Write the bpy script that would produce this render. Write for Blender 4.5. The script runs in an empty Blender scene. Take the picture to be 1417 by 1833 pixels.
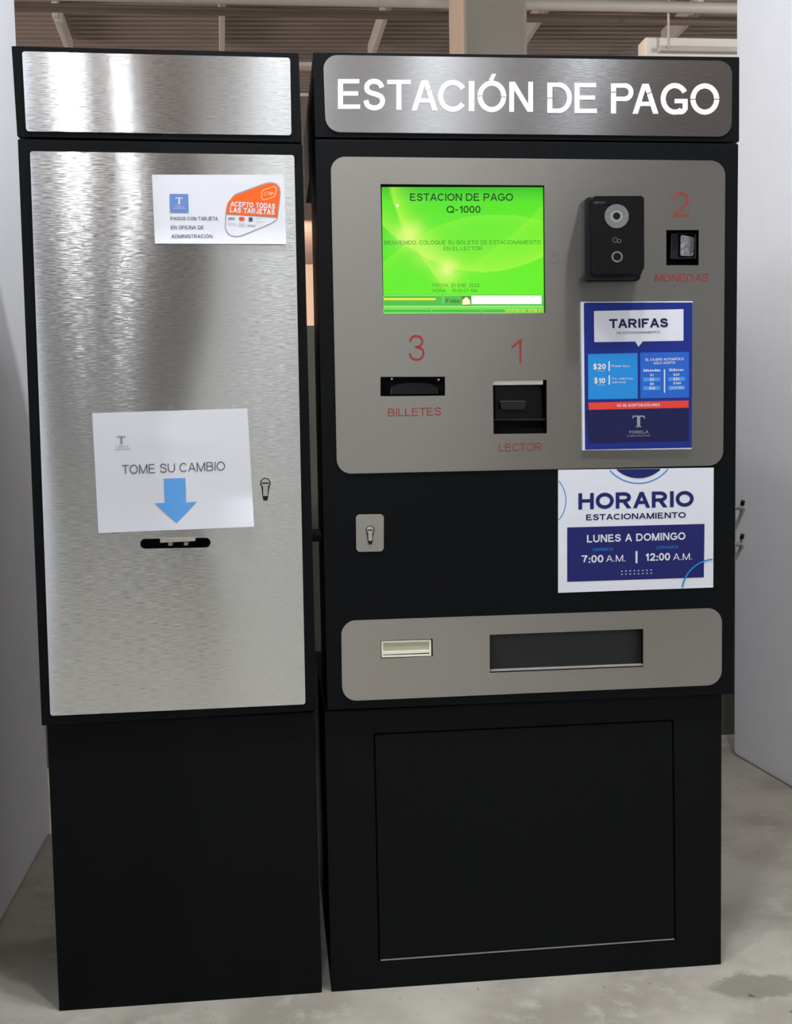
import bpy, bmesh, math, random
from mathutils import Vector, Matrix, geometry
random.seed(7)
S = bpy.context.scene
COL = S.collection

# ------------------------------------------------------------------ camera
F, CX, CY = 2059.178, 708.5, 916.5            # focal length in pixels of the 1417x1833 frame
CAM = Vector((0.51616, -2.12081, 1.08822))
YAW, PIT, ROL = 0.10497, 0.07699, 0.01912
_f = Vector((math.sin(YAW) * math.cos(PIT), math.cos(YAW) * math.cos(PIT), -math.sin(PIT)))
_r = Vector((math.cos(YAW), -math.sin(YAW), 0))
_d = _f.cross(_r)
RT = math.cos(ROL) * _r + math.sin(ROL) * _d
DN = -math.sin(ROL) * _r + math.cos(ROL) * _d
cd = bpy.data.cameras.new('camera')
cd.sensor_fit = 'VERTICAL'
cd.sensor_height = 36.0
cd.lens = F * 36.0 / 1833.0
cd.clip_start = 0.05
cam = bpy.data.objects.new('camera', cd)
COL.objects.link(cam)
M3 = Matrix((RT, -DN, -_f)).transposed()
cam.matrix_world = Matrix.Translation(CAM) @ M3.to_4x4()
S.camera = cam

# ------------------------------------------------------------------ world, lights, exposure
S.view_settings.view_transform = 'Standard'
S.view_settings.look = 'None'
S.view_settings.gamma = 1.0
S.view_settings.use_curve_mapping = False
S.view_settings.exposure = 0.0
W = bpy.data.worlds.new('world')
S.world = W
W.use_nodes = True
W.node_tree.nodes['Background'].inputs[0].default_value = (0.86, 0.93, 1.0, 1)
W.node_tree.nodes['Background'].inputs[1].default_value = 1.6


def area(name, loc, target, sx, sy, power, color=(1, 1, 1)):
    l = bpy.data.lights.new(name, 'AREA')
    l.shape = 'RECTANGLE'
    l.size, l.size_y, l.energy, l.color = sx, sy, power, color
    o = bpy.data.objects.new(name, l)
    COL.objects.link(o)
    o.location = loc
    o.rotation_euler = (Vector(target) - Vector(loc)).to_track_quat('-Z', 'Y').to_euler()
    return o


def lamp(name, loc, power, color=(1, 1, 1), radius=0.06):
    l = bpy.data.lights.new(name, 'POINT')
    l.energy, l.color, l.shadow_soft_size = power, color, radius
    o = bpy.data.objects.new(name, l)
    COL.objects.link(o)
    o.location = loc
    return o


for dx in (-0.45, 0.0, 0.45):                              # the tube lamp over the machines
    lamp('tube_lamp_light', (1.0 + dx, -0.65, 2.95), 54, (0.91, 0.96, 1.0))
# two bare lamps further back, behind the viewer
lamp('rear_lamp_light', (-0.43, -3.5, 2.95), 10, (0.95, 0.98, 1.0), 0.05)
lamp('rear_lamp_light', (-0.34, -5.2, 2.95), 7, (0.95, 0.98, 1.0), 0.05)
for dx in (-0.4, 0.4):  # added fill for the side walls, no lamp known there
    lamp('left_fill_light', (-1.8 + dx, -4.3, 2.95), 120, (0.91, 0.96, 1.0))
for dx in (-0.5, 0.5):                                     # added fill that brightens the rear wall mirrored in the steel
    lamp('back_fill_light', (1.1 + dx, -5.1, 2.95), 4, (0.95, 0.98, 1.0), 0.25)
lamp('duct_fill_light', (3.3, 2.1, 2.75), 45, (1.0, 0.97, 0.94))  # added fill for the white duct, out of view past the right wall
area('warm_side_fill', (-3.8, 3.0, 1.7), (1.0, 2.9, 1.9), 2.2, 1.6, 55, (1.0, 0.76, 0.62))     # added warm fill from the left, its source unseen
sp = bpy.data.lights.new('column_flank_spot', 'SPOT')          # added warm spot for the flank of the concrete column, source unseen
sp.energy, sp.color, sp.spot_size, sp.spot_blend, sp.shadow_soft_size = 1500, (1.0, 0.70, 0.55), math.radians(15), 0.6, 0.15
so = bpy.data.objects.new('column_flank_spot', sp)
COL.objects.link(so)
so.location = (-3.8, 2.85, 1.9)
so.rotation_euler = (Vector((1.0, 2.85, 2.75)) - so.location).to_track_quat('-Z', 'Y').to_euler()
area('far_lamp_light', (0.0, 10.0, 2.9), (0.2, 13.4, 2.2), 1.5, 0.5, 130, (1.0, 0.72, 0.55))


# ------------------------------------------------------------------ pixel of the photograph -> point on a real plane
def ray(px, py):
    v = _f + RT * ((px - CX) / F) + DN * ((py - CY) / F)
    return v


def at(px, py, Y=0.0):
    v = ray(px, py)
    return CAM + v * ((Y - CAM.y) / v.y)


def atz(px, py, Z=0.0):
    v = ray(px, py)
    return CAM + v * ((Z - CAM.z) / v.z)


# ------------------------------------------------------------------ materials
MATS = {}


def srgb(r, g, b):
    def c(u):
        u /= 255.0
        return u / 12.92 if u <= 0.04045 else ((u + 0.055) / 1.055) ** 2.4
    return (c(r), c(g), c(b), 1)


def mat(name, rgb, rough=0.6, metal=0.0, spec=0.5, var=0.06, nscale=30.0, bump=0.0, coat=0.0):
    if name in MATS:
        return MATS[name]
    m = bpy.data.materials.new(name)
    m.use_nodes = True
    nt = m.node_tree
    b = nt.nodes['Principled BSDF']
    b.inputs['Roughness'].default_value = rough
    b.inputs['Metallic'].default_value = metal
    b.inputs['Specular IOR Level'].default_value = spec
    b.inputs['Coat Weight'].default_value = coat
    tc = nt.nodes.new('ShaderNodeTexCoord')
    nz = nt.nodes.new('ShaderNodeTexNoise')
    nz.inputs['Scale'].default_value = nscale
    nz.inputs['Detail'].default_value = 6
    nt.links.new(tc.outputs['Object'], nz.inputs['Vector'])
    mx = nt.nodes.new('ShaderNodeMix')
    mx.data_type = 'RGBA'
    c = srgb(*rgb)
    mx.inputs[6].default_value = tuple(x * (1 - var) for x in c[:3]) + (1,)
    mx.inputs[7].default_value = tuple(min(1, x * (1 + var)) for x in c[:3]) + (1,)
    nt.links.new(nz.outputs['Fac'], mx.inputs[0])
    nt.links.new(mx.outputs[2], b.inputs['Base Color'])
    if bump:
        bp = nt.nodes.new('ShaderNodeBump')
        bp.inputs['Strength'].default_value = bump
        bp.inputs['Distance'].default_value = 0.004
        nt.links.new(nz.outputs['Fac'], bp.inputs['Height'])
        nt.links.new(bp.outputs['Normal'], b.inputs['Normal'])
    MATS[name] = m
    return m


def emit(name, rgb, strength=1.0):
    if name in MATS:
        return MATS[name]
    m = bpy.data.materials.new(name)
    m.use_nodes = True
    b = m.node_tree.nodes['Principled BSDF']
    b.inputs['Base Color'].default_value = (0.02, 0.02, 0.02, 1)
    b.inputs['Roughness'].default_value = 0.4
    b.inputs['Emission Color'].default_value = srgb(*rgb)
    b.inputs['Emission Strength'].default_value = strength
    MATS[name] = m
    return m


def steel(name, rgb, rough, aniso, grain, warp, seed, fine=(150, 1250)):
    m = bpy.data.materials.new(name)
    m.use_nodes = True
    nt = m.node_tree
    N, L = nt.nodes.new, nt.links.new
    b = nt.nodes['Principled BSDF']
    b.inputs['Metallic'].default_value = 1.0
    b.inputs['Anisotropic'].default_value = aniso
    b.inputs['Anisotropic Rotation'].default_value = 0.25
    uv = N('ShaderNodeTexCoord')
    tg = N('ShaderNodeTangent')
    tg.direction_type = 'UV_MAP'
    L(tg.outputs[0], b.inputs['Tangent'])
    mp = N('ShaderNodeMapping')
    mp.inputs['Location'].default_value = (seed, seed * 2, 0)
    mp.inputs['Scale'].default_value = (fine[0], fine[1], 1)
    L(uv.outputs['UV'], mp.inputs['Vector'])
    gr = N('ShaderNodeTexNoise')
    gr.inputs['Scale'].default_value = 1.0
    gr.inputs['Detail'].default_value = 3
    L(mp.outputs[0], gr.inputs['Vector'])
    mp2 = N('ShaderNodeMapping')
    mp2.inputs['Location'].default_value = (seed * 3, seed, 0)
    mp2.inputs['Scale'].default_value = (2.2, 1.3, 1)
    L(uv.outputs['UV'], mp2.inputs['Vector'])
    wv = N('ShaderNodeTexNoise')
    wv.inputs['Scale'].default_value = 1.0
    wv.inputs['Detail'].default_value = 1
    L(mp2.outputs[0], wv.inputs['Vector'])
    rr = N('ShaderNodeMapRange')
    rr.inputs['To Min'].default_value = rough - 0.03
    rr.inputs['To Max'].default_value = rough + 0.03
    L(gr.outputs['Fac'], rr.inputs['Value'])
    L(rr.outputs[0], b.inputs['Roughness'])
    mx = N('ShaderNodeMix')
    mx.data_type = 'RGBA'
    c = srgb(*rgb)
    mx.inputs[6].default_value = tuple(x * 0.86 for x in c[:3]) + (1,)
    mx.inputs[7].default_value = tuple(min(1, x * 1.14) for x in c[:3]) + (1,)
    L(gr.outputs['Fac'], mx.inputs[0])
    L(mx.outputs[2], b.inputs['Base Color'])
    # brushed relief: the fine grooves tip the surface up and down, the sheet itself bows a little sideways
    def lin(src, k):
        q = N('ShaderNodeMath')
        q.operation = 'MULTIPLY_ADD'
        L(src, q.inputs[0])
        q.inputs[1].default_value = k
        q.inputs[2].default_value = -k / 2
        return q.outputs[0]
    cb_ = N('ShaderNodeCombineXYZ')
    L(lin(wv.outputs['Fac'], warp), cb_.inputs[0])
    cb_.inputs[1].default_value = -1.0
    mp3 = N('ShaderNodeMapping')
    mp3.inputs['Location'].default_value = (seed * 5, seed, 0)
    mp3.inputs['Scale'].default_value = (45, 1700, 1)
    L(uv.outputs['UV'], mp3.inputs['Vector'])
    gf = N('ShaderNodeTexNoise')
    gf.inputs['Scale'].default_value = 1.0
    gf.inputs['Detail'].default_value = 2
    L(mp3.outputs[0], gf.inputs['Vector'])
    ad = N('ShaderNodeMath')
    L(lin(gf.outputs['Fac'], grain), ad.inputs[0])
    L(lin(gr.outputs['Fac'], grain * 0.30), ad.inputs[1])
    L(ad.outputs[0], cb_.inputs[2])
    nv = N('ShaderNodeVectorMath')
    nv.operation = 'NORMALIZE'
    L(cb_.outputs[0], nv.inputs[0])
    L(nv.outputs[0], b.inputs['Normal'])
    return m


BLACK = mat('black_powder_coat', (6, 8, 11), 0.5, spec=0.12, var=0.10, nscale=400, bump=0.05)
BLACKB = mat('black_base_coat', (8, 10, 12), 0.6, spec=0.12, var=0.12, nscale=12)
DARK = mat('dark_void', (14, 14, 16), 0.6, spec=0.2)
PLAST = mat('black_plastic', (12, 12, 14), 0.28, spec=0.4)
PLASTM = mat('matte_black_plastic', (18, 19, 21), 0.5, spec=0.3)
CHROME = mat('polished_nickel', (226, 225, 222), 0.34, metal=1.0)
PAPER = mat('white_paper', (212, 213, 219), 0.85, spec=0.15, var=0.015, nscale=8)
INK = mat('grey_ink', (72, 74, 84), 0.8, spec=0.1)
INKL = mat('pale_grey_ink', (140, 143, 152), 0.8, spec=0.1)
RED = mat('red_engraving', (140, 44, 41), 0.6, spec=0.3)
NAVY = mat('navy_print', (28, 31, 96), 0.5, spec=0.25, var=0.02)
NAVYD = mat('dark_navy_print', (22, 25, 70), 0.5, spec=0.25, var=0.02)
BLUE = mat('royal_blue_print', (24, 40, 122), 0.5, spec=0.25, var=0.02)
CYAN = mat('light_blue_print', (28, 128, 200), 0.5, spec=0.35, var=0.02)
MIDB = mat('medium_blue_print', (32, 92, 186), 0.5, spec=0.35, var=0.02)
PALEB = mat('pale_blue_print', (70, 140, 220), 0.45, spec=0.35, var=0.02)
ARROW = mat('arrow_blue_print', (92, 156, 218), 0.8, spec=0.15, var=0.02)
REDP = mat('red_print', (214, 60, 46), 0.5, spec=0.35, var=0.02)
ORANGE = mat('orange_print', (232, 92, 18), 0.6, spec=0.3, var=0.02)
ORANGEL = mat('pale_orange_line', (252, 204, 170), 0.6, spec=0.3, var=0.02)
WHITEP = mat('white_print', (208, 210, 218), 0.5, spec=0.3, var=0.01)
WHITEG = mat('glossy_white_sheet', (212, 214, 222), 0.45, spec=0.35, var=0.01)
LOGOB = mat('logo_blue_print', (98, 130, 188), 0.8, spec=0.15, var=0.02)
CREAM = mat('cream_plastic', (226, 226, 206), 0.4, spec=0.5, var=0.02)
CREAMD = mat('paper_insert', (172, 170, 148), 0.6, spec=0.3, var=0.05)
WALLM = mat('white_wall_plaster', (214, 216, 221), 0.85, spec=0.2, var=0.03, nscale=14, bump=0.12)
REARM = mat('rear_wall_plaster', (172, 172, 170), 0.85, spec=0.2, var=0.05, nscale=8)
CONC = mat('grey_concrete', (124, 118, 108), 0.9, spec=0.2, var=0.14, nscale=5, bump=0.2)
CONCD = mat('dark_parapet_concrete', (88, 86, 77), 0.9, spec=0.2, var=0.12, nscale=5)
FARW = mat('far_wall_plaster', (206, 186, 168), 0.9, spec=0.2, var=0.05, nscale=3)
CEILM = mat('brown_steel_decking', (146, 130, 121), 0.7, spec=0.25, var=0.16, nscale=3)
PIPEM = mat('grey_painted_pipe', (158, 152, 146), 0.5, spec=0.4, var=0.12, nscale=6)
PIPED = mat('brown_painted_pipe', (112, 98, 90), 0.5, spec=0.4, var=0.12, nscale=6)
STRAP = mat('pale_strut_paint', (196, 182, 170), 0.6, spec=0.3)
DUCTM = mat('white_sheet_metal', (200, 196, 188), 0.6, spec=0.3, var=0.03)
HOOKM = mat('grey_hook_metal', (132, 132, 128), 0.45, spec=0.4)
GLASSW = mat('ring_lens_grey', (104, 106, 108), 0.3, spec=0.5, var=0.12, nscale=160)
LENS = mat('lens_dark_glass', (24, 26, 28), 0.12, spec=0.6)
SMUDGE = mat('glue_smudge', (112, 110, 106), 0.55, metal=0.4, spec=0.3)
GLYPH = mat('faint_grey_mark', (84, 86, 90), 0.5, spec=0.3)
CLEAR = mat('scuffed_coin_metal', (190, 190, 196), 0.25, metal=0.9, var=0.35, nscale=120, bump=0.5)
SMOKE = mat('smoked_panel', (34, 36, 37), 0.35, spec=0.4)
LIT = emit('lit_white_letter', (255, 255, 255), 1.15)
ST_DOOR = steel('brushed_steel_door', (228, 230, 231), 0.17, 1.0, 0.55, 0.070, 1.3, (90, 520))
ST_HEADL = steel('brushed_steel_blank_header', (228, 231, 233), 0.17, 1.0, 0.50, 0.050, 1.3, (90, 520))
ST_HEADR = steel('brushed_steel_sign_header', (208, 210, 214), 0.21, 0.95, 0.25, 0.05, 4.1)
ST_CTRL = steel('brushed_steel_control', (172, 170, 165), 0.34, 0.7, 0.15, 0.10, 7.7)
ST_TRAY = steel('brushed_steel_tray', (182, 180, 175), 0.34, 0.7, 0.2, 0.06, 9.2)


def floor_material():
    m = bpy.data.materials.new('worn_concrete_floor')
    m.use_nodes = True
    nt = m.node_tree
    N, L = nt.nodes.new, nt.links.new
    b = nt.nodes['Principled BSDF']
    b.inputs['Roughness'].default_value = 0.75
    b.inputs['Specular IOR Level'].default_value = 0.3
    tc = N('ShaderNodeTexCoord')

    def noise(scale, detail, rough=0.55):
        n = N('ShaderNodeTexNoise')
        n.inputs['Scale'].default_value = scale
        n.inputs['Detail'].default_value = detail
        n.inputs['Roughness'].default_value = rough
        L(tc.outputs['Object'], n.inputs['Vector'])
        return n

    def mix(fac, a, c):
        x = N('ShaderNodeMix')
        x.data_type = 'RGBA'
        L(fac, x.inputs[0])
        if isinstance(a, tuple):
            x.inputs[6].default_value = a
        else:
            L(a, x.inputs[6])
        x.inputs[7].default_value = c
        return x.outputs[2]

    def ramp(src, lo, hi):
        r = N('ShaderNodeMapRange')
        r.interpolation_type = 'SMOOTHSTEP'
        r.inputs['From Min'].default_value = lo
        r.inputs['From Max'].default_value = hi
        L(src, r.inputs['Value'])
        return r.outputs[0]
    n1, n2, n3 = noise(3.0, 8), noise(11.0, 8, 0.65), noise(60.0, 4)
    c = mix(ramp(n1.outputs['Fac'], 0.35, 0.68), srgb(182, 179, 168), srgb(150, 146, 136))
    c = mix(ramp(n2.outputs['Fac'], 0.50, 0.72), c, srgb(184, 182, 172))
    c = mix(ramp(n3.outputs['Fac'], 0.66, 0.74), c, srgb(112, 108, 98))

    def blob(px, py, rx, ry, col, soft, amount=1.0):
        nonlocal c
        p = atz(px, py)
        mp = N('ShaderNodeMapping')
        mp.vector_type = 'POINT'
        mp.inputs['Scale'].default_value = (1 / rx, 1 / ry, 0)
        mp.inputs['Location'].default_value = (-p.x / rx, -p.y / ry, 0)
        w = N('ShaderNodeMix')
        w.data_type = 'VECTOR'
        w.inputs[0].default_value = 0.09
        L(tc.outputs['Object'], w.inputs[4])
        L(n2.outputs['Color'], w.inputs[5])
        L(w.outputs[1], mp.inputs['Vector'])
        ln = N('ShaderNodeVectorMath')
        ln.operation = 'LENGTH'
        L(mp.outputs[0], ln.inputs[0])
        r = N('ShaderNodeMapRange')
        r.inputs['From Min'].default_value = 1.0 + soft
        r.inputs['From Max'].default_value = 1.0 - soft
        r.inputs['To Max'].default_value = amount
        L(ln.outputs['Value'], r.inputs['Value'])
        c = mix(r.outputs[0], c, col)
    blob(1262, 1748, 0.085, 0.045, srgb(122, 119, 110), 0.14, 0.75)
    blob(1400, 1688, 0.03, 0.02, srgb(150, 112, 84), 0.7, 0.8)
    blob(1256, 1764, 0.006, 0.006, srgb(60, 58, 54), 0.3, 0.7)
    blob(1238, 1812, 0.009, 0.009, srgb(76, 74, 68), 0.3, 0.7)
    blob(1308, 1822, 0.010, 0.010, srgb(66, 66, 60), 0.3, 0.8)
    blob(1392, 1790, 0.005, 0.005, srgb(60, 60, 54), 0.3, 0.7)
    blob(1310, 1791, 0.005, 0.005, srgb(66, 66, 60), 0.3, 0.7)
    blob(1316, 1366, 0.025, 0.012, srgb(52, 48, 36), 0.4, 0.8)
    blob(1395, 1565, 0.012, 0.008, srgb(178, 178, 172), 0.4, 0.8)
    L(c, b.inputs['Base Color'])
    bp = N('ShaderNodeBump')
    bp.inputs['Strength'].default_value = 0.25
    bp.inputs['Distance'].default_value = 0.003
    L(n2.outputs['Fac'], bp.inputs['Height'])
    L(bp.outputs[0], b.inputs['Normal'])
    return m


# ------------------------------------------------------------------ object helpers
def tag(o, label=None, cat=None, group=None, kind=None):
    if label:
        o['label'] = label
    if cat:
        o['category'] = cat
    if group:
        o['group'] = group
    if kind:
        o['kind'] = kind
    return o


def origin_of(o):
    v = Vector((0, 0, 0))
    while o is not None:
        v = v + o.location
        o = o.parent
    return v


def obj(name, geo, material, parent=None, bevel=0.0, smooth=False, seg=2, split=False):
    """geo = (verts in world space, faces) -> one mesh object"""
    verts, faces = geo
    if parent is not None:
        org = origin_of(parent)
    else:
        xs, ys, zs = zip(*[tuple(v) for v in verts])
        org = Vector(((min(xs) + max(xs)) / 2, (min(ys) + max(ys)) / 2, min(zs)))
    me = bpy.data.meshes.new(name)
    me.from_pydata([tuple(Vector(v) - org) for v in verts], [], faces)
    uvl = me.uv_layers.new(name='UVMap')
    for lp in me.loops:
        p = verts[lp.vertex_index]
        uvl.data[lp.index].uv = (p[0], p[2])
    bm = bmesh.new()
    bm.from_mesh(me)
    bmesh.ops.remove_doubles(bm, verts=bm.verts, dist=1e-6)
    bmesh.ops.recalc_face_normals(bm, faces=bm.faces)
    bm.to_mesh(me)
    bm.free()
    me.materials.append(material)
    if smooth:
        for p in me.polygons:
            p.use_smooth = True
    o = bpy.data.objects.new(name, me)
    COL.objects.link(o)
    if parent is not None:
        o.parent = parent
    else:
        o.location = org
    if split:
        o.modifiers.new('crisp_edges', 'EDGE_SPLIT')
    if bevel:
        md = o.modifiers.new('bevel', 'BEVEL')
        md.width = bevel
        md.segments = seg
        md.limit_method = 'ANGLE'
        md.angle_limit = math.radians(50)
    return o


def thing(name, loc, label, cat, group=None):
    o = bpy.data.objects.new(name, None)
    o.empty_display_size = 0.1
    COL.objects.link(o)
    o.location = loc
    return tag(o, label, cat, group)


def struct(name, geo, m, parent=None, **k):
    o = obj(name, geo, m, parent, **k)
    if parent is None:
        o['kind'] = 'structure'
    return o


def join(*geos):
    V, Fc = [], []
    for v, f in geos:
        n = len(V)
        V += list(v)
        Fc += [[i + n for i in q] for q in f]
    return V, Fc


def box(x0, x1, y0, y1, z0, z1):
    v = [Vector((x, y, z)) for x in (x0, x1) for y in (y0, y1) for z in (z0, z1)]
    return v, [(0, 1, 3, 2), (4, 6, 7, 5), (0, 4, 5, 1), (2, 3, 7, 6), (0, 2, 6, 4), (1, 5, 7, 3)]


def obox(c, ax, ay, az):
    """box from a centre and three half-axis vectors"""
    v = [c + ax * i + ay * j + az * k for i in (-1, 1) for j in (-1, 1) for k in (-1, 1)]
    return v, [(0, 1, 3, 2), (4, 6, 7, 5), (0, 4, 5, 1), (2, 3, 7, 6), (0, 2, 6, 4), (1, 5, 7, 3)]


def tube(pts, r, n=12, closed_ends=True):
    V, Fc = [], []
    for i, p in enumerate(pts):
        a = pts[max(i - 1, 0)]
        b = pts[min(i + 1, len(pts) - 1)]
        t = (b - a).normalized()
        u = t.cross(Vector((0, 0, 1)) if abs(t.z) < 0.9 else Vector((0, 1, 0))).normalized()
        w = t.cross(u)
        for k in range(n):
            an = 2 * math.pi * k / n
            V.append(p + r * (math.cos(an) * u + math.sin(an) * w))
    for i in range(len(pts) - 1):
        for k in range(n):
            k2 = (k + 1) % n
            Fc.append((i * n + k, i * n + k2, (i + 1) * n + k2, (i + 1) * n + k))
    if closed_ends:
        Fc.append(tuple(range(n)))
        Fc.append(tuple(range((len(pts) - 1) * n, len(pts) * n)))
    return V, Fc


def quadpts(q):
    return [(q[0], q[1]), (q[2], q[3]), (q[4], q[5]), (q[6], q[7])]     # TL TR BR BL


def rounded(q, r, n=7):
    """rounded outline of a pixel quad TL TR BR BL"""
    P = [Vector(p) for p in (quadpts(q) if not isinstance(q[0], tuple) else q)]
    rr = r if isinstance(r, (list, tuple)) else [r] * len(P)
    out = []
    for i, p in enumerate(P):
        a, b = P[i - 1], P[(i + 1) % len(P)]
        if rr[i] <= 0:
            out.append(tuple(p))
            continue
        ua, ub = (a - p).normalized(), (b - p).normalized()
        s, e = p + ua * rr[i], p + ub * rr[i]
        ang = ua.angle(ub)
        d = rr[i] / math.tan(ang / 2) / math.sin(ang / 2) if False else None
        for k in range(n + 1):
            t = k / n
            # circular-like corner (rational quadratic)
            w = math.sin(ang / 2)
            den = (1 - t) ** 2 + 2 * w * t * (1 - t) + t * t
            out.append(tuple((s * (1 - t) ** 2 + p * (2 * w * t * (1 - t)) + e * t * t) / den))
    return out


def plate(outer, yf, yb, holes=(), pocket=None):
    """solid from a pixel outline: front at yf, back at yb; holes run through, or stop at depth `pocket`"""
    loops = [outer] + list(holes)
    fr = [[at(x, y, yf) for x, y in l] for l in loops]
    V, Fc = [], []
    tri = geometry.tessellate_polygon([[Vector((p.x, p.z, 0)) for p in l] for l in fr])
    flat = [p for l in fr for p in l]
    back = []
    for i, l in enumerate(fr):
        y = yb if (i == 0 or pocket is None) else yf + pocket
        back += [Vector((p.x, y, p.z)) for p in l]
    n = len(flat)
    V = flat + back
    Fc += [tuple(t) for t in tri]
    k = 0
    for i, l in enumerate(fr):
        m = len(l)
        for j in range(m):
            a, b = k + j, k + (j + 1) % m
            Fc.append((a, b, b + n, a + n))
        if i > 0 and pocket is not None:
            Fc.append(tuple(range(k + n, k + m + n)))
        k += m
    if pocket is None and holes:
        Fc += [tuple(i + n for i in t) for t in tri]
    else:
        Fc.append(tuple(range(n, n + len(fr[0]))))
    return V, Fc


def flat(poly, Y, yfun=None):
    """thin printed shape on a plane"""
    V = [at(x, y, Y + (yfun(x, y) if yfun else 0)) for x, y in poly]
    tri = geometry.tessellate_polygon([[Vector((x, y, 0)) for x, y in poly]])
    return V, [tuple(t) for t in tri]


def band(pts, w, closed=False):
    """pixel polyline -> list of quads of width w, as one geometry of pixel points"""
    P = [Vector(p) for p in pts]
    n = len(P)
    L, R = [], []
    for i in range(n):
        a = P[i - 1] if (i > 0 or closed) else P[i]
        b = P[(i + 1) % n] if (i < n - 1 or closed) else P[i]
        t = (b - a).normalized()
        nn = Vector((-t.y, t.x))
        L.append(P[i] + nn * w / 2)
        R.append(P[i] - nn * w / 2)
    q = []
    for i in range(n if closed else n - 1):
        j = (i + 1) % n
        q.append([tuple(L[i]), tuple(L[j]), tuple(R[j]), tuple(R[i])])
    return q


def flats(polys, Y, yfun=None):
    return join(*[flat(p, Y - 2e-5 * (i % 5), yfun) for i, p in enumerate(polys)])


def arc(cx, cy, rx, ry, a0, a1, n=28):
    return [(cx + rx * math.cos(math.radians(a0 + (a1 - a0) * i / n)),
             cy + ry * math.sin(math.radians(a0 + (a1 - a0) * i / n))) for i in range(n + 1)]


def disc(cx, cy, r, n=32, ry=None):
    return arc(cx, cy, r, ry or r, 0, 360, n)[:-1]


# ---- lettering: a plain single-stroke alphabet, cap height 1; weight w = stroke width over cap height
def _o(u, v, ru, rv, a0=0, a1=360):
    return ('E', u, v, ru, rv, a0, a1)


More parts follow.
